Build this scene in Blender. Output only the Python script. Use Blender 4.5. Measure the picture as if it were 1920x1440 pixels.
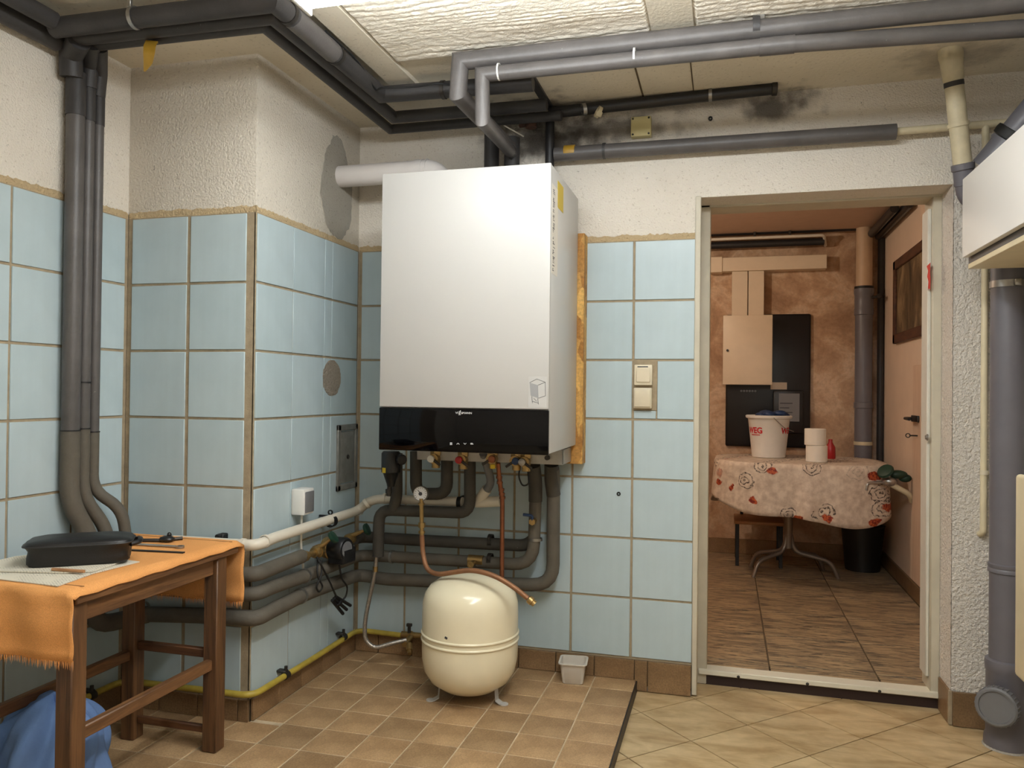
import bpy, bmesh, math, random
from mathutils import Vector, Matrix, noise

random.seed(7)
for o in list(bpy.data.objects):
    bpy.data.objects.remove(o)
SC = bpy.context.scene
COL = SC.collection
PI = math.pi

# ---------------------------------------------------------------- camera, world, exposure
def make_camera():
    yaw, pitch, roll = -0.267, 0.0096, 0.0113
    F = Vector((math.sin(yaw)*math.cos(pitch), math.cos(yaw)*math.cos(pitch), math.sin(pitch)))
    R = Vector((math.cos(yaw), -math.sin(yaw), 0.0))
    Uv = R.cross(F)
    c, s = math.cos(roll), math.sin(roll)
    R2, U2 = R*c + Uv*s, Uv*c - R*s
    cd = bpy.data.cameras.new('camera')
    cd.sensor_width = 36.0
    cd.lens = 1464.92/1920*36.0
    cd.clip_start = 0.02
    cam = bpy.data.objects.new('camera', cd)
    m = Matrix((R2, U2, -F)).transposed().to_4x4()
    m.translation = (0.3434, -3.0203, 1.1361)
    cam.matrix_world = m
    COL.objects.link(cam)
    SC.camera = cam
make_camera()
w = bpy.data.worlds.new('world'); SC.world = w
w.use_nodes = True
w.node_tree.nodes['Background'].inputs[0].default_value = (0.9, 0.9, 1.0, 1)
w.node_tree.nodes['Background'].inputs[1].default_value = 0.02
SC.view_settings.view_transform = 'Standard'
SC.view_settings.look = 'None'
SC.view_settings.gamma = 1.0
SC.view_settings.use_curve_mapping = False
SC.view_settings.exposure = 0.0
TUBE_STRENGTH = 33.0
BULB_STRENGTH = 520.0

# room planes (metres): back wall y=0, lower floor z=0
XC, YD, XL = -1.1613, -0.7541, -1.6679     # chimney side plane, chimney front plane, left wall
XR, YF, ZC = 1.42, -3.65, 2.252            # right wall, wall behind the camera, ceiling
ZP = 0.041                                 # raised brown floor
ROWS = [0.1214 + 0.22808*i for i in range(8)]

# ---------------------------------------------------------------- materials
def lin(c):
    c = c/255.0
    return c/12.92 if c <= 0.04045 else ((c+0.055)/1.055)**2.4
def rgb(*c):
    return (lin(c[0]), lin(c[1]), lin(c[2]), 1.0)

class NT:
    def __init__(s, name):
        s.m = bpy.data.materials.new(name); s.m.use_nodes = True
        s.t = s.m.node_tree; s.b = s.t.nodes['Principled BSDF']
        s.tc = s.t.nodes.new('ShaderNodeTexCoord')
    def n(s, typ, **kw):
        nd = s.t.nodes.new(typ)
        for k, v in kw.items():
            if k.startswith('_'): setattr(nd, k[1:], v)
            else:
                nd.inputs[k.replace('_', ' ')].default_value = v
        return nd
    def l(s, a, b): s.t.links.new(a, b)
    def coord(s, scale=(1, 1, 1), rot=(0, 0, 0)):
        mp = s.n('ShaderNodeMapping'); mp.inputs['Scale'].default_value = scale
        mp.inputs['Rotation'].default_value = rot
        s.l(s.tc.outputs['Object'], mp.inputs['Vector']); return mp.outputs[0]
    def noise(s, scale, detail=3, rough=0.5, vec=None, dist=0.0):
        nd = s.n('ShaderNodeTexNoise', Scale=scale, Detail=detail, Roughness=rough, Distortion=dist)
        s.l(vec or s.tc.outputs['Object'], nd.inputs['Vector']); return nd.outputs['Fac']
    def vor(s, scale, vec=None, feature='F1'):
        nd = s.n('ShaderNodeTexVoronoi', Scale=scale); nd.feature = feature
        s.l(vec or s.tc.outputs['Object'], nd.inputs['Vector']); return nd
    def ramp(s, fac, stops):
        r = s.n('ShaderNodeValToRGB'); e = r.color_ramp.elements
        while len(e) < len(stops): e.new(0.5)
        for i, (p, c) in enumerate(stops):
            e[i].position = p; e[i].color = c if not isinstance(c, (int, float)) else (c, c, c, 1)
        s.l(fac, r.inputs[0]); return r.outputs[0]
    def mix(s, fac, a, b, mode='MIX'):
        m = s.n('ShaderNodeMixRGB'); m.blend_type = mode
        for sock, v in ((m.inputs[0], fac), (m.inputs[1], a), (m.inputs[2], b)):
            if isinstance(v, (int, float, tuple)): sock.default_value = v
            else: s.l(v, sock)
        return m.outputs[0]
    def bump(s, h, strength, dist, prev=None):
        b = s.n('ShaderNodeBump', Strength=strength, Distance=dist)
        s.l(h, b.inputs['Height'])
        if prev: s.l(prev, b.inputs['Normal'])
        return b.outputs[0]
    def fin(s, col=None, rough=0.5, normal=None, metal=0.0, spec=None, emit=None):
        b = s.b
        if isinstance(col, tuple): b.inputs['Base Color'].default_value = col
        elif col is not None: s.l(col, b.inputs['Base Color'])
        if isinstance(rough, (int, float)): b.inputs['Roughness'].default_value = rough
        else: s.l(rough, b.inputs['Roughness'])
        b.inputs['Metallic'].default_value = metal
        if spec is not None: b.inputs['Specular IOR Level'].default_value = spec
        if normal: s.l(normal, b.inputs['Normal'])
        return s.m

M = {}
def simple(name, c, rough=0.5, metal=0.0, var=0.10, scale=14.0, bump=0.0, bscale=200.0, spec=None, rnd=0.0):
    t = NT(name)
    base = rgb(*c)
    f = t.noise(scale, 4, 0.6)
    col = t.mix(1.0, base, t.ramp(f, [(0.3, 1-var), (0.7, 1+var*0.4)]), 'MULTIPLY')
    if rnd:
        oi = t.n('ShaderNodeObjectInfo')
        col = t.mix(1.0, col, t.ramp(oi.outputs['Random'], [(0, 1-rnd), (1, 1.0)]), 'MULTIPLY')
    nrm = t.bump(t.noise(bscale, 3), bump, 0.002) if bump else None
    M[name] = t.fin(col, rough, nrm, metal, spec)
    return M[name]

def plaster(name, c, grain, bstr, dark, speck=0.5, dist=0.004):
    t = NT(name)
    big = t.noise(3.0, 5, 0.6)
    col = t.mix(1.0, rgb(*c), t.ramp(big, [(0.35, (0.93, 0.92, 0.90, 1)), (0.65, (1, 1, 1, 1))]), 'MULTIPLY')
    sp = t.noise(grain*0.8, 2, 0.5)
    col = t.mix(t.ramp(sp, [(0.63, 0.0), (0.70, speck)]), col, rgb(*dark))
    sp2 = t.noise(38, 4, 0.7)
    col = t.mix(t.ramp(sp2, [(0.70, 0.0), (0.76, 0.8)]), col, rgb(70, 60, 50))
    h = t.noise(grain, 4, 0.6)
    n1 = t.bump(t.ramp(h, [(0.35, 0.0), (0.65, 1.0)]), bstr, dist)
    M[name] = t.fin(col, 0.85, n1)
plaster('plaster', (241, 233, 220), 150, 0.7, (168, 150, 124), 0.34)
plaster('plaster_rough', (240, 232, 221), 95, 0.9, (170, 155, 135), 0.22, 0.007)
plaster('plaster_grey', (230, 221, 206), 130, 0.75, (140, 122, 100), 0.32, 0.005)
plaster('ceiling_plaster', (226, 217, 198), 90, 0.25, (120, 104, 84), 0.22, 0.003)
plaster('board_plaster', (244, 236, 220), 70, 0.5, (190, 170, 140), 0.2, 0.004)
plaster('cement', (168, 162, 150), 150, 0.5, (105, 98, 86), 0.5, 0.004)
plaster('patch_cement', (176, 164, 148), 120, 1.0, (118, 106, 92), 0.6, 0.006)
plaster('bead_tan', (212, 188, 148), 120, 0.9, (160, 130, 90), 0.5, 0.005)
def soot(src, name, spots):
    m = M[src].copy(); m.name = name; t = m.node_tree; b = t.nodes['Principled BSDF']
    base = b.inputs['Base Color'].links[0].from_socket
    geo = t.nodes.new('ShaderNodeNewGeometry'); nz = t.nodes.new('ShaderNodeTexNoise')
    nz.inputs['Scale'].default_value = 14; nz.inputs['Detail'].default_value = 5
    t.links.new(geo.outputs['Position'], nz.inputs['Vector'])
    col = base
    for (c, sc, amt) in spots:
        mp = t.nodes.new('ShaderNodeMapping'); mp.vector_type = 'TEXTURE'
        mp.inputs['Location'].default_value = c; mp.inputs['Scale'].default_value = sc
        t.links.new(geo.outputs['Position'], mp.inputs['Vector'])
        ln = t.nodes.new('ShaderNodeVectorMath'); ln.operation = 'LENGTH'; t.links.new(mp.outputs[0], ln.inputs[0])
        ad = t.nodes.new('ShaderNodeMath'); ad.operation = 'MULTIPLY_ADD'; ad.inputs[1].default_value = 1.6
        t.links.new(nz.outputs['Fac'], ad.inputs[0]); t.links.new(ln.outputs['Value'], ad.inputs[2])
        rp = t.nodes.new('ShaderNodeMapRange'); rp.inputs['From Min'].default_value = 1.0; rp.inputs['From Max'].default_value = 1.9
        rp.inputs['To Min'].default_value = amt; rp.inputs['To Max'].default_value = 0.0; rp.interpolation_type = 'SMOOTHSTEP'
        t.links.new(ad.outputs[0], rp.inputs['Value'])
        mx = t.nodes.new('ShaderNodeMixRGB'); mx.inputs[2].default_value = rgb(66, 58, 50)
        t.links.new(rp.outputs[0], mx.inputs[0]); t.links.new(col, mx.inputs[1]); col = mx.outputs[0]
    t.links.new(col, b.inputs['Base Color']); M[name] = m
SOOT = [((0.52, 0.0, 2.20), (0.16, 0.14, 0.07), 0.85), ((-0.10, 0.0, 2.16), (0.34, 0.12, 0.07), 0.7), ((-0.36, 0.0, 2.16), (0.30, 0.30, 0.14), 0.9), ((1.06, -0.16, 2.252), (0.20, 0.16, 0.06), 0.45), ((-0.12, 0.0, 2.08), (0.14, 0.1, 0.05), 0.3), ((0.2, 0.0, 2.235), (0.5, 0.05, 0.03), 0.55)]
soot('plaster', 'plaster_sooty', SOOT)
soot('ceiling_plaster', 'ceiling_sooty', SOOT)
simple('grout', (164, 148, 122), 0.9, var=0.22, scale=30, bump=0.5)
simple('grout_floor', (200, 182, 152), 0.9, var=0.25, scale=20, bump=0.4)
simple('grout_dark', (96, 80, 58), 0.9, var=0.25, scale=20, bump=0.4)

def tile_blue():
    t = NT('tile_blue')
    v = t.coord((30, 30, 2.2))
    st = t.noise(1.0, 3, 0.6, v)
    cl = t.noise(7, 4, 0.6)
    col = t.mix(1.0, rgb(187, 203, 208), t.ramp(cl, [(0.3, (0.92, 0.93, 0.93, 1)), (0.7, (1, 1, 1, 1))]), 'MULTIPLY')
    col = t.mix(1.0, col, t.ramp(st, [(0.3, 0.955), (0.7, 1.0)]), 'MULTIPLY')
    oi = t.n('ShaderNodeObjectInfo')
    col = t.mix(1.0, col, t.ramp(oi.outputs['Random'], [(0, (0.93, 0.95, 0.955, 1)), (1, (1, 1, 1, 1))]), 'MULTIPLY')
    ch = t.noise(130, 3, 0.8)
    col = t.mix(t.ramp(ch, [(0.735, 0.0), (0.76, 0.7)]), col, rgb(96, 92, 84))
    n1 = t.bump(t.noise(9, 2), 0.15, 0.004)
    M['tile_blue'] = t.fin(col, 0.32, n1, spec=0.4)
tile_blue()
def tile_brown(name, c1, c2):
    t = NT(name)
    a = t.noise(5.5, 4, 0.65); g = t.noise(180, 3, 0.7)
    col = t.mix(t.ramp(a, [(0.35, 0.0), (0.68, 1.0)]), rgb(*c1), rgb(*c2))
    col = t.mix(1.0, col, t.ramp(g, [(0.35, 0.72), (0.6, 1.05)]), 'MULTIPLY')
    oi = t.n('ShaderNodeObjectInfo')
    col = t.mix(1.0, col, t.ramp(oi.outputs['Random'], [(0, 0.78), (1, 1.08)]), 'MULTIPLY')
    M[name] = t.fin(col, 0.45, t.bump(g, 0.25, 0.002), spec=0.35)
tile_brown('tile_brown', (156, 124, 88), (190, 158, 118))
tile_brown('tile_base', (122, 95, 66), (150, 120, 86))
def tile_beige():
    t = NT('tile_beige')
    v = t.coord((1, 1, 1), (0, 0, 0.75))
    mp = t.coord((3, 9, 3), (0, 0, 0.5))
    a = t.noise(1.6, 4, 0.6, mp, 0.6); b = t.noise(22, 4, 0.6)
    col = t.mix(t.ramp(a, [(0.35, 0.0), (0.66, 1.0)]), rgb(172, 144, 102), rgb(210, 186, 144))
    col = t.mix(1.0, col, t.ramp(b, [(0.3, 0.88), (0.7, 1.04)]), 'MULTIPLY')
    oi = t.n('ShaderNodeObjectInfo')
    col = t.mix(1.0, col, t.ramp(oi.outputs['Random'], [(0, 0.9), (1, 1.0)]), 'MULTIPLY')
    M['tile_beige'] = t.fin(col, 0.4, t.bump(a, 0.2, 0.003), spec=0.4)
tile_beige()
def tile_marble():
    t = NT('tile_marble')
    mp = t.coord((2.2, 13, 2), (0, 0, 0.08))
    a = t.noise(2.2, 8, 0.74, mp, 1.6)
    col = t.ramp(a, [(0.34, rgb(58, 52, 46)), (0.45, rgb(112, 98, 80)), (0.52, rgb(164, 142, 110)), (0.68, rgb(186, 162, 126))])
    M['tile_marble'] = t.fin(col, 0.35, None, spec=0.4)
tile_marble()

def insulation(name, c, rough=0.55):
    t = NT(name)
    a = t.noise(9, 5, 0.65); g = t.noise(160, 2)
    col = t.mix(1.0, rgb(*c), t.ramp(a, [(0.3, 0.75), (0.7, 1.1)]), 'MULTIPLY')
    sc = t.noise(55, 4, 0.75)
    col = t.mix(t.ramp(sc, [(0.70, 0.0), (0.75, 0.7)]), col, rgb(170, 168, 162))
    M[name] = t.fin(col, rough, t.bump(g, 0.25, 0.002), spec=0.4)
insulation('foam_top', (92, 88, 86), 0.42)
insulation('foam_dark', (62, 60, 60), 0.5)
insulation('foam_low', (97, 91, 81), 0.7)
insulation('foam_under', (72, 68, 62), 0.7)
simple('pipe_black', (38, 37, 38), 0.4, var=0.2)
simple('white_plastic', (226, 224, 218), 0.35, var=0.05)
simple('drain_white', (220, 212, 196), 0.4, var=0.10, scale=8)
simple('flue_white', (222, 216, 212), 0.4, var=0.03)
simple('enamel_white', (186, 184, 180), 0.42, var=0.015, scale=3)
simple('enamel_side', (200, 198, 194), 0.35, var=0.02, scale=3)
simple('cabinet_white', (238, 234, 228), 0.35, var=0.015, scale=3)
simple('gloss_black', (4, 4, 6), 0.05, var=0.0, spec=0.22)
simple('cream_vessel', (236, 226, 196), 0.22, var=0.06, scale=4, spec=0.6)
simple('cream_paint', (226, 212, 178), 0.45, var=0.08)
simple('cream_pipe', (204, 192, 160), 0.5, var=0.12, scale=30)
simple('frame_paint', (200, 192, 172), 0.5, var=0.10, scale=10, bump=0.2, bscale=60)
simple('frame_white', (216, 212, 200), 0.45, var=0.07)
simple('yellow_gas', (178, 156, 62), 0.45, var=0.25, scale=18)
simple('copper', (150, 96, 70), 0.38, 0.85, var=0.25, scale=30)
simple('copper_old', (148, 104, 72), 0.55, 0.35, var=0.2, scale=30)
simple('brass', (170, 142, 92), 0.38, 0.8, var=0.25, scale=40)
simple('steel', (170, 168, 164), 0.35, 0.9, var=0.2, scale=30)
simple('steel_dark', (70, 66, 62), 0.5, 0.7, var=0.3, scale=40)
simple('galv', (168, 166, 160), 0.45, 0.55, var=0.15, scale=12)
simple('door_steel', (140, 138, 132), 0.5, 0.4, var=0.25, scale=25)
simple('black_plastic', (20, 20, 22), 0.4, var=0.1)
simple('grey_plastic', (112, 112, 114), 0.45, var=0.08)
simple('grey_pvc', (104, 102, 108), 0.4, var=0.12, scale=8)
simple('rubber_black', (16, 16, 17), 0.6, var=0.1)
simple('green_plastic', (20, 56, 42), 0.45, var=0.15)
simple('blue_handle', (26, 52, 92), 0.45, var=0.1)
simple('sticker_yellow', (214, 186, 40), 0.5, var=0.05)
simple('tape_yellow', (172, 134, 44), 0.45, var=0.12, scale=40)
simple('sticker_red', (204, 48, 42), 0.5, var=0.1)
simple('print_dark', (60, 60, 64), 0.6, var=0.0)
simple('print_grey', (150, 150, 150), 0.6, var=0.0)
simple('print_white', (225, 225, 225), 0.5, var=0.0)
simple('print_red', (196, 34, 44), 0.5, var=0.0)
simple('ivory', (218, 206, 180), 0.4, var=0.06)
simple('ivory_old', (206, 194, 142), 0.5, var=0.08)
simple('bag_black', (18, 17, 18), 0.42, var=0.2, scale=10, bump=0.3, bscale=300)
simple('zip_black', (34, 33, 33), 0.5, var=0.2)
simple('blue_cloth', (98, 128, 176), 0.8, var=0.2, scale=9, bump=0.3, bscale=250)
simple('pinkish', (196, 162, 138), 0.7, var=0.08, scale=6)
simple('tub_plastic', (206, 198, 186), 0.35, var=0.05)
simple('paper_white', (232, 226, 214), 0.9, var=0.04)
simple('black_board', (14, 14, 18), 0.35, var=0.2)
simple('sill_white', (222, 216, 196), 0.4, var=0.06)
simple('threshold_dark', (44, 26, 22), 0.6, var=0.2)
simple('dark_bin', (22, 22, 22), 0.5, var=0.2)
simple('bottle_red', (168, 30, 34), 0.3, var=0.1)
simple('cabinet_pink', (222, 204, 178), 0.45, var=0.04)
simple('pot_beige', (196, 168, 138), 0.5, var=0.1)
simple('steel_tube', (132, 120, 108), 0.35, 0.6, var=0.1)
simple('rust', (92, 62, 48), 0.7, 0.2, var=0.3, scale=40)
simple('braid', (176, 168, 158), 0.35, 0.8, var=0.35, scale=220, bump=0.8, bscale=260)
simple('lamp_body', (232, 230, 224), 0.5, var=0.02)

def wood(name, c1, c2, vec, rough=0.5):
    t = NT(name)
    a = t.noise(1.0, 5, 0.6, t.coord(vec), 0.7)
    col = t.mix(t.ramp(a, [(0.35, 0.0), (0.65, 1.0)]), rgb(*c1), rgb(*c2))
    M[name] = t.fin(col, rough, t.bump(a, 0.15, 0.002))
wood('wood_leg', (66, 43, 26), (110, 76, 46), (60, 60, 4))
wood('wood_rail', (86, 57, 34), (128, 90, 56), (60, 5, 60))
wood('wood_railx', (70, 42, 24), (108, 70, 42), (5, 60, 60))
wood('wood_seat', (150, 104, 66), (188, 140, 96), (6, 60, 60))
wood('wood_frame', (60, 34, 22), (92, 56, 36), (30, 6, 30))
wood('door_wood', (200, 172, 148), (214, 188, 164), (8, 60, 4), 0.55)
def osb():
    t = NT('osb')
    v = t.vor(38, t.coord((1, 1, 0.45), (0.3, 0.2, 0.1)))
    a = t.noise(90, 4, 0.6)
    col = t.mix(t.ramp(v.outputs['Color'], [(0.2, 0.0), (0.8, 1.0)]), rgb(168, 116, 52), rgb(222, 176, 98))
    col = t.mix(1.0, col, t.ramp(a, [(0.35, 0.7), (0.6, 1.05)]), 'MULTIPLY')
    M['osb'] = t.fin(col, 0.7, t.bump(v.outputs['Distance'], 0.4, 0.003))
osb()
def cloth_orange():
    t = NT('cloth_orange')
    a = t.noise(5, 4, 0.6); wv = t.noise(420, 2)
    col = t.mix(1.0, rgb(232, 166, 102), t.ramp(a, [(0.3, (0.90, 0.86, 0.80, 1)), (0.7, (1, 1, 1, 1))]), 'MULTIPLY')
    col = t.mix(1.0, col, t.ramp(wv, [(0.3, 0.85), (0.7, 1.05)]), 'MULTIPLY')
    M['cloth_orange'] = t.fin(col, 0.9, t.bump(wv, 0.35, 0.0015), spec=0.1)
cloth_orange()
def newspaper():
    t = NT('newsprint')
    br = t.n('ShaderNodeTexBrick', Scale=1.0)
    br.inputs['Brick Width'].default_value = 0.9; br.inputs['Row Height'].default_value = 0.18
    br.inputs['Mortar Size'].default_value = 0.06
    t.l(t.coord((30, 30, 30), (0, 0, 0.63)), br.inputs['Vector'])
    ink = t.noise(160, 3, 0.7)
    f = t.mix(1.0, t.ramp(br.outputs['Fac'], [(0.0, 1.0), (0.5, 0.0)]), t.ramp(ink, [(0.45, 0.0), (0.55, 1.0)]), 'MULTIPLY')
    blk = t.noise(9, 2)
    f = t.mix(1.0, f, t.ramp(blk, [(0.46, 0.0), (0.54, 0.45)]), 'MULTIPLY')
    M['newsprint'] = t.fin(t.mix(f, rgb(214, 206, 188), rgb(70, 66, 62)), 0.9)
newspaper()
def floral():
    t = NT('cloth_floral')
    g1 = t.noise(26, 3, 0.6); g2 = t.noise(70, 3, 0.7)
    base = t.mix(t.ramp(g1, [(0.35, 0.0), (0.65, 1.0)]), rgb(192, 174, 156), rgb(222, 208, 190))
    sp = t.n('ShaderNodeSeparateXYZ'); t.l(t.coord((1, 1, 1), (0, 0, 0.45)), sp.inputs[0])
    dn = t.n('ShaderNodeTexNoise', Scale=22.0, Detail=2.0); t.l(t.tc.outputs['Object'], dn.inputs['Vector'])
    cb = t.n('ShaderNodeCombineXYZ'); t.l(sp.outputs[0], cb.inputs[0]); t.l(sp.outputs[2], cb.inputs[1])
    dv = t.n('ShaderNodeVectorMath'); dv.operation = 'MULTIPLY_ADD'; dv.inputs[1].default_value = (0.05, 0.05, 0.0)
    t.l(dn.outputs['Color'], dv.inputs[0]); t.l(cb.outputs[0], dv.inputs[2])
    v = t.vor(7.0, dv.outputs[0]); v2 = t.vor(12.0, dv.outputs[0])
    v.voronoi_dimensions = '2D'; v2.voronoi_dimensions = '2D'
    ring = t.n('ShaderNodeMath'); ring.operation = 'SINE'
    mu = t.n('ShaderNodeMath'); mu.operation = 'MULTIPLY'; mu.inputs[1].default_value = 48.0
    t.l(v.outputs['Distance'], mu.inputs[0]); t.l(mu.outputs[0], ring.inputs[0])
    rose = t.mix(1.0, t.ramp(v.outputs['Distance'], [(0.36, 1.0), (0.42, 0.0)]), t.ramp(ring.outputs[0], [(0.5, 0.0), (0.6, 1.0)]), 'MULTIPLY')
    sel = t.ramp(v.outputs['Color'], [(0.52, 0.0), (0.54, 1.0)])
    rose = t.mix(1.0, rose, sel, 'MULTIPLY')
    rose = t.mix(1.0, rose, t.ramp(g2, [(0.40, 0.2), (0.55, 1.0)]), 'MULTIPLY')
    col = t.mix(rose, base, rgb(74, 64, 58))
    bud = t.mix(1.0, t.ramp(v2.outputs['Distance'], [(0.24, 1.0), (0.29, 0.0)]), t.ramp(v2.outputs['Color'], [(0.58, 0.0), (0.60, 1.0)]), 'MULTIPLY')
    bcol = t.mix(t.ramp(g2, [(0.42, 0.0), (0.58, 1.0)]), rgb(196, 96, 54), rgb(120, 36, 30))
    col = t.mix(bud, col, bcol)
    M['cloth_floral'] = t.fin(col, 0.55, spec=0.35)
floral()
def painting():
    t = NT('painting')
    a = t.noise(7, 5, 0.6, t.coord((1, 1, 0.5)), 1.0)
    M['painting'] = t.fin(t.ramp(a, [(0.3, rgb(44, 36, 26)), (0.5, rgb(96, 78, 54)), (0.7, rgb(150, 128, 96))]), 0.6)
painting()
def far_plaster():
    t = NT('plaster_far')
    a = t.noise(3.2, 6, 0.62, None, 0.6); b = t.noise(40, 4, 0.7)
    col = t.ramp(a, [(0.36, rgb(164, 130, 102)), (0.5, rgb(192, 160, 130)), (0.56, rgb(208, 180, 152)), (0.72, rgb(172, 138, 110))])
    col = t.mix(1.0, col, t.ramp(b, [(0.3, 0.8), (0.62, 1.05)]), 'MULTIPLY')
    M['plaster_far'] = t.fin(col, 0.85, t.bump(b, 0.4, 0.004))
far_plaster()
simple('ceiling_far', (206, 178, 156), 0.85, var=0.05)
simple('wall_far_right', (216, 194, 172), 0.7, var=0.06, scale=5, bump=0.3, bscale=40)
def emit(name, col, strength):
    m = bpy.data.materials.new(name); m.use_nodes = True
    b = m.node_tree.nodes['Principled BSDF']
    b.inputs['Base Color'].default_value = (0.8, 0.8, 0.8, 1)
    b.inputs['Emission Color'].default_value = col
    b.inputs['Emission Strength'].default_value = strength
    M[name] = m
emit('tube_light', (0.95, 1.0, 1.03, 1), TUBE_STRENGTH)
emit('tube_light_fill', (0.95, 1.0, 1.03, 1), TUBE_STRENGTH*1.75)  # emission of the added fill lamp above the camera
emit('bulb_light', (1.0, 0.84, 0.67, 1), BULB_STRENGTH)

# ---------------------------------------------------------------- mesh helpers
def V(p): return Vector(p)
class MB:
    def __init__(s): s.v = []; s.f = []
    def add(s, vs, fs):
        o = len(s.v); s.v += [tuple(q) for q in vs]; s.f += [tuple(i+o for i in f) for f in fs]; return s
    def box(s, a, b, bev=0.0, seg=2, mat=None):
        bm = bmesh.new(); bmesh.ops.create_cube(bm, size=1.0)
        sz = [abs(b[i]-a[i]) for i in range(3)]; c = [(a[i]+b[i])/2 for i in range(3)]
        for vv in bm.verts: vv.co = Vector((vv.co.x*sz[0], vv.co.y*sz[1], vv.co.z*sz[2]))
        if bev: bmesh.ops.bevel(bm, geom=bm.edges[:], offset=min(bev, min(sz)*0.48), segments=seg, profile=0.5, affect='EDGES')
        bm.verts.ensure_lookup_table(); bm.faces.ensure_lookup_table()
        if mat: vs = [mat @ vv.co for vv in bm.verts]
        else: vs = [vv.co + Vector(c) for vv in bm.verts]
        s.add(vs, [[vv.index for vv in f.verts] for f in bm.faces]); bm.free(); return s
    def obox(s, c, size, rot=(0, 0, 0), bev=0.0):
        from mathutils import Euler
        m = Matrix.Translation(Vector(c)) @ Euler(rot).to_matrix().to_4x4()
        h = [q/2 for q in size]
        return s.box([-q for q in h], h, bev, 2, m)
    def tube(s, path, r, fillet=0.0, seg=12, caps=True, n=5):
        P = [Vector(p) for p in path]
        rr = r if isinstance(r, (list, tuple)) else [r]*len(P)
        pts = []
        for i, p in enumerate(P):
            if 0 < i < len(P)-1 and fillet > 0:
                a, b = P[i-1]-p, P[i+1]-p
                k = min(fillet, a.length*0.48, b.length*0.48)
                A, B = p+a.normalized()*k, p+b.normalized()*k
                for j in range(n+1):
                    q = j/n; pts.append((A*(1-q)**2 + p*2*q*(1-q) + B*q*q, rr[i]))
            else: pts.append((p, rr[i]))
        out = [pts[0]]
        for q in pts[1:]:
            if (q[0]-out[-1][0]).length > 1e-5: out.append(q)
        pts = out
        N = len(pts); T = []
        for i in range(N):
            d0 = (pts[i][0]-pts[i-1][0]).normalized() if i else None
            d1 = (pts[i+1][0]-pts[i][0]).normalized() if i < N-1 else None
            T.append((d0 or d1, d1 or d0))
        up = Vector((0, 0, 1)) if abs(T[0][0].z) < 0.9 else Vector((0, 1, 0))
        nrm = T[0][0].cross(up).normalized()
        vs, fs = [], []
        for i in range(N):
            d0, d1 = T[i]
            t = (d0+d1)
            if t.length < 1e-4: t = d0.copy()
            t.normalize()
            # carry the ring along d0 onto the mitre plane with normal t
            nrm = (nrm - d0*nrm.dot(d0)).normalized()
            bn = d0.cross(nrm)
            for j in range(seg):
                a = 2*PI*j/seg
                o = (nrm*math.cos(a)+bn*math.sin(a))*pts[i][1]
                k = d0.dot(t)
                o = o - d0*(o.dot(t)/k) if abs(k) > 0.3 else o
                vs.append(pts[i][0]+o)
            # transport normal to next direction
            ax = d0.cross(d1)
            if ax.length > 1e-6:
                nrm = Matrix.Rotation(d0.angle(d1), 3, ax.normalized()) @ nrm
        for i in range(N-1):
            for j in range(seg):
                a = i*seg+j; b = i*seg+(j+1) % seg
                fs.append((a, b, b+seg, a+seg))
        if caps:
            fs.append(tuple(range(seg))[::-1]); fs.append(tuple((N-1)*seg+j for j in range(seg)))
        return s.add(vs, fs)
    def lathe(s, prof, c, axis=(0, 0, 1), seg=24):
        ax = Vector(axis).normalized(); up = Vector((1, 0, 0)) if abs(ax.x) < 0.9 else Vector((0, 1, 0))
        e1 = ax.cross(up).normalized(); e2 = ax.cross(e1); c = Vector(c)
        vs, fs = [], []
        for (r, h) in prof:
            for j in range(seg):
                a = 2*PI*j/seg; vs.append(c+ax*h+(e1*math.cos(a)+e2*math.sin(a))*max(r, 1e-4))
        for i in range(len(prof)-1):
            for j in range(seg):
                a = i*seg+j; b = i*seg+(j+1) % seg
                fs.append((a, b, b+seg, a+seg))
        if prof[0] != prof[-1]:
            fs.append(tuple(range(seg))[::-1]); fs.append(tuple((len(prof)-1)*seg+j for j in range(seg)))
        return s.add(vs, fs)
    def cyl(s, a, b, r, seg=16, r2=None):
        a, b = Vector(a), Vector(b); L = (b-a).length
        return s.lathe([(r, 0), (r if r2 is None else r2, L)], a, b-a, seg)
    def ring(s, c, axis, R, w, t, seg=24):
        return s.lathe([(R, -w/2), (R+t, -w/2), (R+t, w/2), (R, w/2), (R, -w/2)], c, axis, seg)
    def prism(s, poly, d):
        d = Vector(d); n = len(poly); P = [Vector(p) for p in poly]
        vs = P+[p+d for p in P]
        fs = [tuple(range(n))[::-1], tuple(range(n, 2*n))]+[(i, (i+1) % n, n+(i+1) % n, n+i) for i in range(n)]
        return s.add(vs, fs)
    def sphere(s, c, r, sc=(1, 1, 1), seg=16, rings=10):
        vs, fs = [], []
        for i in range(rings+1):
            ph = PI*i/rings
            for j in range(seg):
                a = 2*PI*j/seg
                vs.append((c[0]+r*sc[0]*math.sin(ph)*math.cos(a), c[1]+r*sc[1]*math.sin(ph)*math.sin(a), c[2]+r*sc[2]*math.cos(ph)))
        for i in range(rings):
            for j in range(seg):
                a = i*seg+j; b = i*seg+(j+1) % seg
                fs.append((a, a+seg, b+seg, b))
        return s.add(vs, fs)
    def grid(s, nu, nv, fn):
        vs = [fn(i/nu, j/nv) for j in range(nv+1) for i in range(nu+1)]
        fs = [(j*(nu+1)+i, j*(nu+1)+i+1, (j+1)*(nu+1)+i+1, (j+1)*(nu+1)+i) for j in range(nv) for i in range(nu)]
        return s.add(vs, fs)

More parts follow.
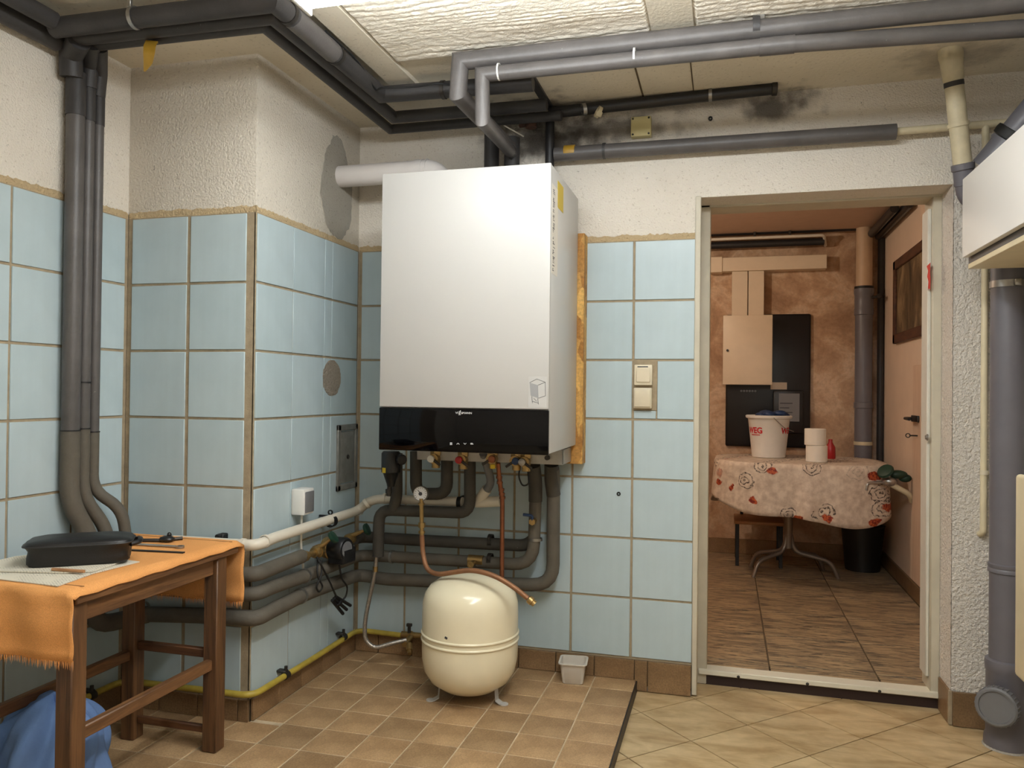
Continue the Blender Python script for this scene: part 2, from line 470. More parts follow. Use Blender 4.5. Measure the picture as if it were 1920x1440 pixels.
ORG = {}
def to_mesh(name, mb, mat, off=(0, 0, 0), sharp=38.0, flat=False):
    me = bpy.data.meshes.new(name)
    me.from_pydata([(v[0]-off[0], v[1]-off[1], v[2]-off[2]) for v in mb.v], [], mb.f)
    bm = bmesh.new(); bm.from_mesh(me); bmesh.ops.recalc_face_normals(bm, faces=bm.faces); bm.to_mesh(me); bm.free()
    if not flat:
        me.polygons.foreach_set('use_smooth', [True]*len(me.polygons))
        me.set_sharp_from_angle(angle=math.radians(sharp))
    me.materials.append(M[mat]); me.update()
    return me
def tag(o, label=None, cat=None, group=None, kind=None):
    if label: o['label'] = label
    if cat: o['category'] = cat
    if group: o['group'] = group
    if kind: o['kind'] = kind
    return o
def obj(name, mb, mat, parent=None, label=None, **kw):
    off = ORG.get(parent.name, (0, 0, 0)) if parent else (0, 0, 0)
    o = bpy.data.objects.new(name, to_mesh(name, mb, mat, off, **kw))
    COL.objects.link(o)
    if parent: o.parent = parent; ORG[o.name] = off
    if label: o['label'] = label
    return o
def top(name, mb, mat, label, cat, group=None, org=None, **kw):
    """a thing that is one mesh (parts may be parented to it)"""
    if org is None:
        n = len(mb.v); org = (sum(v[0] for v in mb.v)/n, sum(v[1] for v in mb.v)/n, min(v[2] for v in mb.v))
    o = bpy.data.objects.new(name, to_mesh(name, mb, mat, org, **kw))
    o.location = org; COL.objects.link(o); ORG[o.name] = org
    return tag(o, label, cat, group)
def thing(name, label, cat, org=(0, 0, 0), group=None):
    o = bpy.data.objects.new(name, None); o.empty_display_size = 0.05
    o.location = org; COL.objects.link(o); ORG[o.name] = org
    return tag(o, label, cat, group)
def struct(name, mb, mat, **kw):
    o = obj(name, mb, mat, None, **kw); o['kind'] = 'structure'; return o
PIECE = {}
def piece(name, size, mat, parent, loc, bev=0.0012, rotz=0.0):
    """a box-shaped tile or brick; alike pieces share one mesh"""
    key = (name, tuple(round(q, 4) for q in size), mat)
    if key not in PIECE:
        h = [q/2 for q in size]
        PIECE[key] = to_mesh(name, MB().box([-q for q in h], h, bev, 1), mat)
    o = bpy.data.objects.new(name, PIECE[key]); COL.objects.link(o)
    off = ORG.get(parent.name, (0, 0, 0))
    o.location = [loc[i]-off[i] for i in range(3)]; o.rotation_euler = (0, 0, rotz); o.parent = parent
    return o
def text_mb(body, size, extr=0.0004, bold=0.0):
    cu = bpy.data.curves.new('lettering', 'FONT'); cu.body = body; cu.size = size; cu.extrude = extr
    cu.align_x = 'CENTER'; cu.resolution_u = 3; cu.offset = bold
    o = bpy.data.objects.new('lettering', cu); COL.objects.link(o)
    dg = bpy.context.evaluated_depsgraph_get(); me = o.evaluated_get(dg).to_mesh()
    vs = [tuple(v.co) for v in me.vertices]; fs = [tuple(p.vertices) for p in me.polygons]
    o.evaluated_get(dg).to_mesh_clear(); bpy.data.objects.remove(o); bpy.data.curves.remove(cu)
    return vs, fs

# ================================================================ THE SETTING
# ---- floors
fl = struct('floor', MB().box((XL-0.1, YF, -0.06), (0.022, 0.02, 0.0392)), 'grout_floor')
PX, PY = 0.152, 0.1525
xs = [-1.045-0.1525*4+0.1525*i for i in range(11)]; xs = [-1.66]+[x for x in xs if x > -1.6]+[0.024]
xs = [-1.66, -1.502, -1.350, -1.197, -1.045, -0.8955, -0.7385, -0.590, -0.440, -0.2885, -0.133, 0.025]
ys = [0.0]+[-0.125-0.1525*i for i in range(17)]
for j in range(len(ys)-1):
    for i in range(len(xs)-1):
        x0, x1, y1, y0 = xs[i], xs[i+1], ys[j], ys[j+1]
        if x1 < XC+0.01 and y0 > YD-0.01: continue
        if x0 < XC and y1 > YD:
            if y0 < YD-0.05: y1 = YD
            else: x0 = XC+0.012
        g = 0.0021
        piece('tile', (x1-x0-2*g, y1-y0-2*g, 0.012), 'tile_brown', fl, ((x0+x1)/2, (y0+y1)/2, ZP-0.006+random.uniform(-0.0006, 0.0004)))
fl2 = struct('floor', MB().box((0.022, YF, -0.06), (XR+0.1, 0.16, -0.003)), 'grout_dark')
def clip(poly, n, d):
    out = []
    for i in range(len(poly)):
        a, b = poly[i], poly[(i+1) % len(poly)]
        da, db = a[0]*n[0]+a[1]*n[1]-d, b[0]*n[0]+b[1]*n[1]-d
        if da <= 0: out.append(a)
        if (da < 0 < db) or (db < 0 < da):
            t = da/(da-db); out.append((a[0]+(b[0]-a[0])*t, a[1]+(b[1]-a[1])*t))
    return out
hp = 0.1815
for a in range(-14, 12):
    for b in range(-4, 20):
        cx, cy = 0.425+hp*(a+b)+hp, -0.205+hp*(a-b)
        g = 0.0022
        P = [(cx-hp+g*1.4, cy), (cx, cy-hp+g*1.4), (cx+hp-g*1.4, cy), (cx, cy+hp-g*1.4)]
        for n, d in (((-1, 0), -0.028), ((1, 0), XR-0.004), ((0, 1), 0.146), ((0, -1), 2.9)):
            P = clip(P, n, d)
            if len(P) < 3: break
        if len(P) < 3: continue
        if cy > 0.02 and not (0.2 < cx < 1.15): continue
        mb = MB().prism([(p[0], p[1], -0.010) for p in P], (0, 0, 0.010))
        obj('tile', mb, 'tile_beige', fl2, flat=True)
# step edge between the floors
struct('trim_1', MB().box((0.0225, YF, 0.0), (0.0275, 0.0, ZP-0.001), 0.0008, 1), 'steel_dark')

# ---- walls
DL, DR, DT = 0.2275, 1.105, 1.877           # door opening
TH = 0.26
wb = MB()
wb.box((XL-0.2, 0.006, -0.06), (DL, TH, ZC+0.02)).box((DR, 0.006, -0.06), (XR+0.2, TH, ZC+0.02)).box((DL, 0.006, DT), (DR, TH, ZC+0.02))
wall_back = struct('wall_back', wb, 'plaster_sooty', flat=True)
wl = struct('wall_left', MB().box((XL-0.15, YF, -0.06), (XL-0.006, 0.0, ZC+0.02)), 'plaster', flat=True)
wc = struct('wall_chimney', MB().box((XL-0.05, YD+0.006, -0.06), (XC-0.006, 0.03, ZC+0.02), 0.006, 2), 'plaster_grey')
wr = struct('wall_right', MB().box((XR, YF, -0.06), (XR+0.15, 0.02, ZC+0.02)), 'plaster_rough', flat=True)
struct('wall_front', MB().box((XL-0.15, YF-0.12, -0.06), (XR+0.15, YF, ZC+0.02)), 'plaster', flat=True)
ceil = struct('ceiling', MB().box((XL-0.2, YF-0.1, ZC), (XR+0.2, TH, ZC+0.12)), 'ceiling_sooty', flat=True)
# rough stucco on the wall piece right of the door and in the reveal
def stucco(u, v):
    x = DR-0.001 + u*(XR-DR+0.001); z = 0.118 + v*(2.02-0.118)
    d = noise.noise((x*70, 0, z*70))*0.0035 + noise.noise((x*160, 5, z*160))*0.002
    return (x, -0.0005-abs(d), z)
obj('stucco_coat', MB().grid(90, 420, stucco), 'plaster_rough', wall_back)
def stucco2(u, v):
    y = -0.001+u*0.149; z = 0.118+v*(DT-0.118)
    d = noise.noise((7, y*70, z*70))*0.003 + noise.noise((3, y*160, z*160))*0.0018
    return (DR-0.002-abs(d), y, z)
obj('stucco_coat', MB().grid(30, 380, stucco2), 'plaster_rough', wall_back)

# ---- wall tiles: every tile is a piece on a recessed bed of grout
TT = 0.007
def tiles_y(parent, cols, y, skip=None, gap=0.0042):          # tiles facing -y
    for i in range(len(cols)):
        x0, x1 = cols[i]
        for r in range(7):
            if skip and skip(i, r): continue
            z0, z1 = ROWS[r]+gap, ROWS[r+1]-gap
            if r == 6: z1 = ROWS[7]
            piece('tile', (x1-x0, TT, z1-z0), 'tile_blue', parent, ((x0+x1)/2, y+TT/2+random.uniform(-0.0008, 0.0008), (z0+z1)/2))
def tiles_x(parent, cols, x, gap=0.0042):                     # tiles facing +x
    for (y0, y1) in cols:
        for r in range(7):
            z0, z1 = ROWS[r]+gap, ROWS[r+1]-gap
            if r == 6: z1 = ROWS[7]
            piece('tile', (TT, y1-y0, z1-z0), 'tile_blue', parent, (x-TT/2+random.uniform(-0.0008, 0.0008), (y0+y1)/2, (z0+z1)/2))
G = 0.0045
bc = [-1.150, -0.934, -0.7005, -0.467, -0.2335, 0.0, 0.2275+G]
cols = [(bc[i]+G, bc[i+1]-G) for i in range(6)]
obj('grout_bed', MB().box((XC, 0.0012, 0.10), (DL, 0.0065, ROWS[7]+0.004)), 'grout', wall_back, flat=True)
tiles_y(wall_back, cols, -0.003, skip=lambda i, r: i == 5 and r == 4)
# the tile cut around the light switches
z0, z1 = ROWS[4]+0.0042, ROWS[5]-0.0042
piece('tile', (0.2275-0.0925, TT, z1-z0), 'tile_blue', wall_back, ((0.2275+0.0925)/2, 0.0005, (z0+z1)/2))
piece('tile', (0.0875-G, TT, 0.030), 'tile_blue', wall_back, ((0.0875+G)/2, 0.0005, z0+0.015))
obj('mortar_patch', MB().box((0.001, -0.0022, z0+0.032), (0.0915, 0.002, ROWS[5]), 0.001, 1), 'grout', wall_back)
# chimney front and side
obj('grout_bed', MB().box((XL, YD+0.0012, 0.10), (XC-0.003, YD+0.0065, ROWS[7]+0.004)).box((XC-0.0065, YD+0.0012, 0.10), (XC-0.0012, 0.0, ROWS[7]+0.004)), 'grout', wc, flat=True)
tiles_y(wc, [(-1.6485, -1.4265), (-1.4115, -1.1965)], YD-0.003)
ycut = [YD+0.004, (-1.1613, -0.5227, 1.3842)[1], (-1.1613, -0.2953, 1.4050)[1], (-1.1613, -0.2360, 1.4104)[1], -0.012]
tiles_x(wc, [(ycut[i]+0.003, ycut[i+1]-0.003) for i in range(4)], XC+0.003)
# left wall
obj('grout_bed', MB().box((XL-0.0065, -2.6, 0.10), (XL-0.0012, YD, ROWS[7]+0.004)), 'grout', wl, flat=True)
lc = [YD-0.012, -0.983, -1.216, -1.4495, -1.683, -1.9165, -2.15]
tiles_x(wl, [(lc[i+1]+G, lc[i]-G) for i in range(6)], XL+0.003)
# tan bead of old adhesive along the top of the tiles
def bead(p0, p1, nrm, parent):
    p0, p1, nrm = Vector(p0), Vector(p1), Vector(nrm); L = (p1-p0).length; n = int(L/0.006)
    mb = MB(); rows = []
    for i in range(n+1):
        q = p0.lerp(p1, i/n)
        h = 0.029+0.006*noise.noise(q*25)+0.006*noise.noise(q*120)
        t = 0.003+0.0015*noise.noise(q*60)
        rows.append([q-nrm*0.004, q+nrm*0.0015, q+nrm*t+Vector((0, 0, h*0.45)), q+nrm*(t*0.7)+Vector((0, 0, h*0.8)), q-nrm*0.004+Vector((0, 0, h))])
    mb.add([v for r in rows for v in r], [(i*5+k, i*5+k+1, i*5+k+6, i*5+k+5) for i in range(n) for k in range(4)])
    return obj('adhesive_bead', mb, 'bead_tan', parent, flat=True)
zt = ROWS[7]
bead((XC, 0.004, zt), (DL, 0.004, zt), (0, -1, 0), wall_back)
bead((XL, YD+0.004, zt), (XC, YD+0.004, zt), (0, -1, 0), wc)
bead((XC-0.004, YD, zt), (XC-0.004, 0.0, zt), (1, 0, 0), wc)
bead((XL-0.004, -2.2, zt), (XL-0.004, YD, zt), (1, 0, 0), wl)
# brown baseboard tiles
bbk = struct('baseboard_back', MB().box((XC, -0.003, 0.02), (DL, 0.004, 0.116)), 'grout_dark', flat=True)
bx = [XC+0.01, -1.045, -0.895, -0.74, -0.59, -0.44, -0.29, -0.138, 0.0165, 0.066, 0.2275]
for i in range(len(bx)-1):
    z0 = 0.003 if i >= 8 else ZP+0.001
    piece('tile', (bx[i+1]-bx[i]-0.003, 0.010, 0.1165-z0), 'tile_base', bbk, ((bx[i]+bx[i+1])/2, -0.008, (0.1165+z0)/2))
bch = struct('baseboard_chimney', MB().box((XL, YD-0.003, 0.02), (XC+0.003, YD+0.004, 0.112)).box((XC-0.004, YD, 0.02), (XC+0.003, 0, 0.112)), 'grout_dark', flat=True)
for i, x0 in enumerate([-1.655, -1.503, -1.351, -1.197]):
    x1 = [-1.503, -1.351, -1.197, XC+0.004][i]
    piece('tile', (x1-x0-0.003, 0.010, 0.112-ZP), 'tile_base', bch, ((x0+x1)/2, YD-0.008, (0.112+ZP)/2))
for i in range(5):
    y0 = YD+0.004+0.152*i; y1 = min(y0+0.152, -0.014)
    piece('tile', (0.010, y1-y0-0.003, 0.112-ZP), 'tile_base', bch, (XC+0.008, (y0+y1)/2, (0.112+ZP)/2))
bl = struct('baseboard_left', MB().box((XL-0.004, -2.4, 0.02), (XL+0.003, YD, 0.112)), 'grout_dark', flat=True)
for i in range(10):
    y1 = YD-0.014-0.152*i
    piece('tile', (0.010, 0.149, 0.112-ZP), 'tile_base', bl, (XL+0.008, y1-0.0745, (0.112+ZP)/2))
bbr = struct('baseboard_right', MB().box((DR+0.004, -0.004, -0.004), (XR, 0.004, 0.116)), 'grout_dark', flat=True)
for x0, x1 in ((DR+0.002, 1.245), (1.248, 1.40)):
    piece('tile', (x1-x0, 0.011, 0.117), 'tile_base', bbr, ((x0+x1)/2, -0.0085, 0.0605))
piece('tile', (0.011, 0.122, 0.117), 'tile_base', bbr, (DR-0.0045, 0.072, 0.0605))
piece('tile', (0.012, 0.012, 0.117), 'grout', bbr, (DR-0.0035, 0.0015, 0.0605))

# ---- ceiling boards: rough sprayed panels, smooth strips between
def rough_panel(x0, x1, y0, y1, seed):
    def fn(u, v):
        x, y = x0+u*(x1-x0), y0+v*(y1-y0)
        wob = noise.noise((x*1.6+seed, y*6, 0))*0.040 + noise.noise((x*6, y*18, seed))*0.012
        rid = math.sin((y+wob)*2*PI/0.052)
        a = 0.0048*(abs(rid)**0.6)*(0.55+0.7*noise.noise((x*3, y*12, seed+9)))
        fine = 0.0018*noise.noise((x*34, y*60, seed))+0.0010*noise.noise((x*110, y*140, seed))
        e = min(u*(x1-x0), (1-u)*(x1-x0), v*(y1-y0), (1-v)*(y1-y0))
        return (x, y, ZC-0.004-0.012*min(1, e/0.012)-a-fine)
    return MB().grid(int((x1-x0)*170), int((y1-y0)*190), fn)
obj('rough_panel', rough_panel(-0.735, 0.117, -1.5, -0.60, 1), 'board_plaster', ceil)
obj('rough_panel', rough_panel(0.242, XR, -1.5, -0.615, 5), 'board_plaster', ceil)
obj('cover_strip', MB().box((0.115, -1.5, ZC-0.016), (0.244, -0.585, ZC+0.002), 0.002, 1), 'ceiling_plaster', ceil)
obj('cover_strip', MB().box((-0.835, -1.5, ZC-0.018), (-0.737, -0.36, ZC+0.002), 0.002, 1), 'ceiling_plaster', ceil)
obj('joint_strip', MB().obox((0.035, -0.30, ZC-0.0006), (0.006, 0.55, 0.003)), 'grout_dark', ceil)
obj('joint_strip', MB().obox((0.22, -0.30, ZC-0.0006), (0.004, 0.5, 0.003)), 'grout_dark', ceil)
obj('joint_strip', MB().obox((-0.33, -0.22, ZC-0.004), (0.03, 0.36, 0.012)), 'foam_dark', ceil)

# ---- the doorway: steel frame, sill and dark threshold
dr = struct('door_1', MB().box((0.2275, 0.142, 0.0), (0.281, TH+0.01, 1.92), 0.004, 2), 'frame_paint')
obj('jamb_edge', MB().box((0.2275, -0.004, 0.005), (0.249, 0.03, DT+0.004), 0.003, 1), 'frame_paint', dr)
obj('jamb', MB().box((1.072, 0.146, 0.035), (1.104, TH+0.01, 1.92), 0.003, 1), 'frame_paint', dr)
obj('jamb_stop', MB().box((1.060, 0.166, 0.105), (1.073, TH-0.005, 1.83), 0.003, 1), 'frame_white', dr)
obj('header', MB().box((0.2275, 0.142, 1.868), (1.104, TH+0.01, 1.93), 0.003, 1), 'frame_paint', dr)
obj('sill', MB().box((0.25, 0.128, 0.040), (1.103, 0.195, 0.060), 0.003, 1), 'sill_white', dr)
obj('threshold', MB().box((0.23, 0.143, -0.02), (1.104, TH+0.02, 0.042)), 'threshold_dark', dr, flat=True)
for x in (0.40, 0.65, 0.90):
    obj('sill_screw', MB().sphere((x, 0.128, 0.046), 0.006, (1, 0.6, 1), 10, 6), 'steel_dark', dr)
lk = (1.0600, 0.1455, 0.9854)
obj('latch', MB().lathe([(0.012, 0), (0.012, 0.004), (0.008, 0.005), (0.008, 0.009)], lk, (-1, 0, 0), 20), 'steel', dr)
rs = (1.0595, 0.1500, 1.5732)
mb = MB(); mb.prism([(1.0597, rs[1]+a*0.030, rs[2]+b*0.05) for a, b in ((-0.9, -1), (-0.2, -0.8), (0.3, -0.95), (0.0, -0.3), (0.6, 0.1), (0.2, 0.5), (0.9, 0.9), (-0.9, 1.0), (-0.7, 0.3), (-0.95, -0.2))], (-0.0006, 0, 0))
obj('torn_sticker', mb, 'sticker_red', dr, label='torn red sticker')

# ---- the next room, seen through the doorway
ZN, YN, XN, ZNC = 0.058, 2.5, 1.325, 2.21
fn_ = struct('floor', MB().box((-1.3, TH, -0.05), (XN+0.1, YN+0.1, ZN-0.004)), 'grout_dark', flat=True)
for i in range(-4, 3):
    for j in range(-2, 5):
        x0, x1 = max(-1.25, 0.520+0.3955*(i-1)), min(XN, 0.520+0.3955*i)
        y0, y1 = max(0.198, 1.07+0.396*(j-1)), min(YN, 1.07+0.396*j)
        if x1-x0 < 0.02 or y1-y0 < 0.02: continue
        piece('tile', (x1-x0-0.007, y1-y0-0.007, 0.010), 'tile_marble', fn_, ((x0+x1)/2, (y0+y1)/2, ZN-0.005))
struct('wall_back', MB().box((-1.3, YN, -0.05), (XN+0.1, YN+0.12, ZNC+0.05)), 'plaster_far', flat=True)
struct('wall_right', MB().box((XN, TH, -0.05), (XN+0.12, YN, ZNC+0.05)), 'wall_far_right', flat=True)
struct('wall_left', MB().box((-1.4, TH, -0.05), (-1.28, YN+0.1, ZNC+0.05)), 'plaster_far', flat=True)
struct('ceiling', MB().box((-1.4, TH, ZNC), (XN+0.12, YN+0.12, ZNC+0.1)), 'ceiling_far', flat=True)
bn = struct('baseboard_far', MB().box((-1.28, YN-0.012, ZN), (XN, YN+0.002, ZN+0.10), 0.002, 1), 'tile_base')
bn2 = struct('baseboard_far', MB().box((XN-0.012, TH+0.02, ZN), (XN+0.002, YN, ZN+0.085), 0.002, 1), 'tile_base')
d2 = struct('door_2', MB().box((XN-0.006, 0.75, ZN+0.09), (XN+0.002, 1.62, 1.30), 0.002, 1), 'door_wood')
hd = (1.3180, 1.5601, 1.0158)
mb = MB().obox((XN-0.012, hd[1]-0.02, hd[2]), (0.010, 0.15, 0.035), (0, 0, 0), 0.004).tube([(XN-0.014, hd[1]+0.04, hd[2]), (XN-0.05, hd[1]+0.04, hd[2]), (XN-0.052, hd[1]-0.08, hd[2]-0.002)], 0.008, 0.01)
obj('door_handle', mb, 'black_plastic', d2)
ky = (1.3180, 1.5097, 0.9276)
obj('key', MB().cyl((XN-0.006, ky[1], ky[2]), (XN-0.045, ky[1], ky[2]), 0.004, 10).ring((XN-0.052, ky[1], ky[2]), (0, 1, 0), 0.008, 0.003, 0.005, 12), 'steel_dark', d2)

# ================================================================ THE FLUORESCENT LAMP
def tube_lamp(label, ctr, L, zb, mat, rotz=0.0):
    """box luminaire hung under the ceiling, with a rounded opal diffuser below"""
    lt = thing('ceiling_light', label, 'lamp', (ctr[0], ctr[1], ZC))
    x0, x1, y, z0 = -L/2, L/2, 0.0, zb-ZC
    def lp(name, mb, m):
        mb.v = [(v[0]+ctr[0], v[1]+ctr[1], v[2]+ZC) for v in mb.v]; return obj(name, mb, m, lt)
    lp('housing', MB().box((x0, y-0.026, z0+0.060), (x1, y+0.026, z0+0.095), 0.005, 2), 'lamp_body')
    for q in (x0+0.2, x1-0.2):
        lp('spacer', MB().box((q-0.03, y-0.03, z0+0.078), (q+0.03, y+0.03, -0.001), 0.003, 1), 'lamp_body')
    for q in (x0-0.003, x1-0.009):
        lp('end_cap', MB().box((q, y-0.046, z0-0.003), (q+0.012, y+0.046, z0+0.092), 0.006, 2), 'lamp_body')
    pr = [(x0+0.006+(x1-x0-0.012)*u, y+0.044*math.cos(PI*(a*1.44-2.2)/10), z0+0.046-0.046*math.sin(PI*(a*1.44-2.2)/10)) for u in (0, 1) for a in range(11)]
    lp('diffuser', MB().add(pr, [(i, i+1, i+12, i+11) for i in range(10)]), mat)
    lt.rotation_euler = (0, 0, rotz)
    return lt
tube_lamp('long fluorescent ceiling light glowing at the top edge above the chimney corner', (-0.04, -1.295), 1.29, 2.085, 'tube_light')
tube_lamp('added fluorescent fill light, out of view above the camera', (0.35, -2.10), 1.25, 2.12, 'tube_light_fill', PI/2)  # unseen lamp, added to brighten the side walls and floor

# ================================================================ PIPES UNDER THE CEILING
def clamp_ring(parent, c, axis, r, mat='steel', w=0.012, name='clamp'):
    return obj(name, MB().ring(c, axis, r, w, 0.003, 20), mat, parent)
p = top('insulated_pipe', MB().tube([(1.41, -0.655, 2.195), (-0.488, -0.655, 2.195), (-0.494, -0.655, 2.088), (-0.476, -0.10, 2.084)], 0.0285, 0, 16),
        'foam_top', 'thick grey insulated pipe under the rough ceiling, nearest the camera', 'pipe', sharp=30)
clamp_ring(p, (0.4204, -0.6550, 2.2016), (1, 0, 0), 0.029, 'foam_dark', 0.02, 'sleeve_joint')
obj('hanger', MB().box((0.425, -0.67, 2.218), (0.445, -0.64, ZC), 0.003, 1), 'steel', p)
p = top('insulated_pipe', MB().tube([(1.41, -0.595, 2.138), (0.5, -0.668, 2.138), (-0.408, -0.672, 2.138), (-0.4049, -0.6720, 1.9919), (-0.4641, -0.1300, 2.0606)], 0.0235, 0, 16),
        'foam_top', 'grey insulated ceiling pipe with white tie, second from the camera', 'pipe', sharp=30)
clamp_ring(p, (0.0712, -0.6700, 2.1455), (1, 0, 0), 0.0237, 'white_plastic', 0.006, 'cable_tie')
clamp_ring(p, (-0.3522, -0.6720, 2.1408), (1, 0, 0), 0.0237, 'white_plastic', 0.005, 'cable_tie')
obj('sleeve', MB().tube([(0.430, -0.6682, 2.138), (0.525, -0.666, 2.138)], 0.0255, 0, 16), 'foam_top', p)
obj('sleeve_end', MB().tube([(-0.4601, -0.1900, 2.0565), (-0.4647, -0.1200, 2.0616)], 0.0245, 0, 16), 'foam_dark', p)

Zb = 2.192
def bundle(path, r, label, mat='foam_dark'):
    return top('insulated_pipe', MB().tube([(x, y, z) for x, y, z in path], r, 0, 14), mat, label, 'pipe', sharp=30)
b1 = bundle([(-1.575, -1.168, Zb), (-0.853, -1.150, Zb), (-0.853, -0.462, Zb), (-0.30, -0.437, Zb)], 0.029, 'thickest dark pipe of the ceiling bundle around the chimney, outermost')
b2 = bundle([(-1.575, -1.096, Zb), (-0.905, -1.075, Zb), (-0.905, -0.236, Zb), (-0.30, -0.228, Zb)], 0.023, 'middle dark pipe of the ceiling bundle around the chimney')
b3 = bundle([(-1.575, -1.046, Zb), (-0.962, -1.028, Zb), (-0.975, -0.112, Zb), (-0.27, -0.105, Zb)], 0.019, 'thinnest dark pipe of the ceiling bundle, closest to the chimney')
for y, z in ((-1.08, 0), (-0.80, 0)):
    clamp_ring(b1, (-0.853, y, Zb), (0, 1, 0), 0.0288, 'steel_dark', 0.014, 'sleeve_joint')
obj('sleeve', MB().tube([(-0.853, -1.06, Zb), (-0.853, -0.82, Zb)], 0.0315, 0, 14), 'foam_top', b1)
clamp_ring(b1, (-0.62, -0.451, Zb), (1, 0, 0), 0.0288, 'steel_dark', 0.014, 'sleeve_joint')
hg = (-1.2934, -1.1600, 2.1910)
obj('hanger', MB().ring((hg[0], -1.162, Zb), (1, 0, 0), 0.029, 0.012, 0.003, 18).box((hg[0]-0.006, -1.19, Zb+0.02), (hg[0]+0.006, -1.18, ZC), 0.001, 1), 'steel', b1)
mb = MB()
for (x, y, z, hw) in ((-1.330, -1.052, 2.172, 0.020), (-1.312, -1.075, 2.168, 0.020), (-1.307, -1.090, 2.145, 0.020), (-1.309, -1.090, 2.122, 0.0185), (-1.320, -1.080, 2.100, 0.014), (-1.345, -1.065, 2.083, 0.002)):
    mb.v += [(x-hw, y, z+hw*0.15), (x+hw, y+0.004, z-hw*0.15)]
mb.f += [(2*i, 2*i+1, 2*i+3, 2*i+2) for i in range(5)]
obj('loose_tape', mb, 'tape_yellow', b3, label='loose yellow tape curling down')
l1 = bundle([(-1.632, -2.6, Zb-0.004), (-1.632, -1.10, Zb-0.004)], 0.030, 'dark insulated pipe along the top of the left wall, against the plaster')
l2 = bundle([(-1.555, -2.6, Zb+0.010), (-1.555, -1.19, Zb+0.010)], 0.026, 'dark insulated pipe under the ceiling beside the left wall pipe')
cb = thing('pipe_elbow', 'dark mitred foam elbows where the ceiling bundle turns down the left wall', 'pipe fitting', (-1.61, -1.07, 2.05))
def corner_block(u0, v0, u1, v1):
    pass
obj('elbow_sleeve', MB().tube([(-1.55, -1.10, 2.185), (-1.625, -1.055, 2.165), (-1.632, -1.045, 2.10)], 0.034, 0, 12), 'foam_dark', cb)
obj('elbow_sleeve', MB().tube([(-1.54, -1.06, 2.19), (-1.618, -0.985, 2.16), (-1.632, -0.978, 2.095)], 0.025, 0, 12), 'foam_dark', cb)
obj('elbow_sleeve', MB().tube([(-1.54, -1.03, 2.19), (-1.618, -0.945, 2.15), (-1.632, -0.938, 2.08)], 0.022, 0, 12), 'foam_dark', cb)

# the three pipes down the left wall, around the chimney and along the back wall
XS = XC+0.055
v1, v2, v3 = (-1.6320, -1.0264, 1.5117), (-1.6320, -0.9758, 1.5196), (-1.6320, -0.9343, 1.5262)
def riser(v, r, zjoin, turn, run, label, rl, seams):
    t = thing('heating_pipe', label, 'pipe', (-1.632, v[1], 0.3))
    obj('upper_sleeve', MB().tube([(-1.632, v[1], 2.12), (-1.632, v[1], 1.985)], r*1.09, 0, 14), 'foam_dark', t)
    obj('upper_sleeve', MB().tube([(-1.632, v[1], 1.985), (-1.632, v[1], zjoin)], r, 0, 14), 'foam_top', t)
    obj('lower_sleeve', MB().tube([(-1.632, v[1], zjoin)]+turn, [r*1.05]*(len(turn)+1), 0.06, 14), 'foam_low', t)
    for s in seams: clamp_ring(t, (-1.632, v[1], s), (0, 0, 1), r*0.96, 'rubber_black', 0.004, 'seam')
    obj('run_sleeve', MB().tube(run, rl, 0.085, 16), 'foam_low', t)
    return t
zj = (-1.6320, -1.0095, 0.9965)[2]
rC = riser(v1, 0.027, zj, [(-1.632, v1[1], 0.775), (-1.600, -0.975, 0.66), (-1.600, -0.955, 0.37), (-1.52, YD-0.05, 0.375)],
      [(-1.52, YD-0.05, 0.375), (-1.2164, -0.8041, 0.3953), (XS, YD-0.05, 0.395), (-1.1063, -0.7240, 0.3988), (-1.1063, -0.4916, 0.4018), (XS, -0.07, 0.375), (-0.9964, -0.0700, 0.3635), (-0.2908, -0.0700, 0.3913), (-0.2920, -0.0750, 0.7873), (-0.2892, -0.1100, 0.8460)],
      'thickest pipe of the left wall trio, continuing as the lowest grey run', 0.0255, [zj+0.002])
rB = riser(v2, 0.0195, zj+0.004, [(-1.632, v2[1], 0.785), (-1.585, -0.92, 0.68), (-1.575, -0.90, 0.46), (-1.50, YD-0.05, 0.465)],
      [(-1.50, YD-0.05, 0.465), (-1.2176, -0.8041, 0.4662), (XS, YD-0.05, 0.475), (-1.1063, -0.7259, 0.4769), (-1.1063, -0.4933, 0.4654), (XS, -0.075, 0.455), (-0.9954, -0.0750, 0.4581), (-0.3625, -0.1000, 0.4704), (-0.3569, -0.1000, 0.7260)],
      'middle pipe of the left wall trio, continuing as the middle grey run', 0.0235, [zj+0.006, 1.15])
rA = riser(v3, 0.0175, zj-0.008, [(-1.632, v3[1], 0.80), (-1.56, -0.885, 0.74), (-1.545, -0.86, 0.54), (-1.48, YD-0.05, 0.535)],
      [(-1.48, YD-0.05, 0.535), (-1.1888, -0.8041, 0.5306), (XS, YD-0.05, 0.539), (-1.1063, -0.7276, 0.5407), (-1.1063, -0.5283, 0.5414)],
      'slimmest pipe of the left wall trio, continuing as the top grey run', 0.0250, [zj-0.006])
obj('run_sleeve', MB().tube([(XS+0.01, -0.14, 0.535), (XS+0.015, -0.068, 0.53), (-0.8143, -0.0650, 0.5304), (-0.4038, -0.0650, 0.5368), (-0.3630, -0.0850, 0.5698)], 0.0235, 0.06, 16), 'foam_under', rA)
obj('riser_sleeve', MB().tube([(-0.3568, -0.1000, 0.7158), (-0.3564, -0.1050, 0.7879), (-0.3571, -0.1400, 0.8583)], 0.0265, 0.02, 16), 'foam_under', rB)
obj('riser_sleeve', MB().tube([(-0.2914, -0.0750, 0.7402), (-0.2972, -0.0900, 0.7990), (-0.2913, -0.1200, 0.8630)], 0.0275, 0.02, 16), 'foam_under', rC)
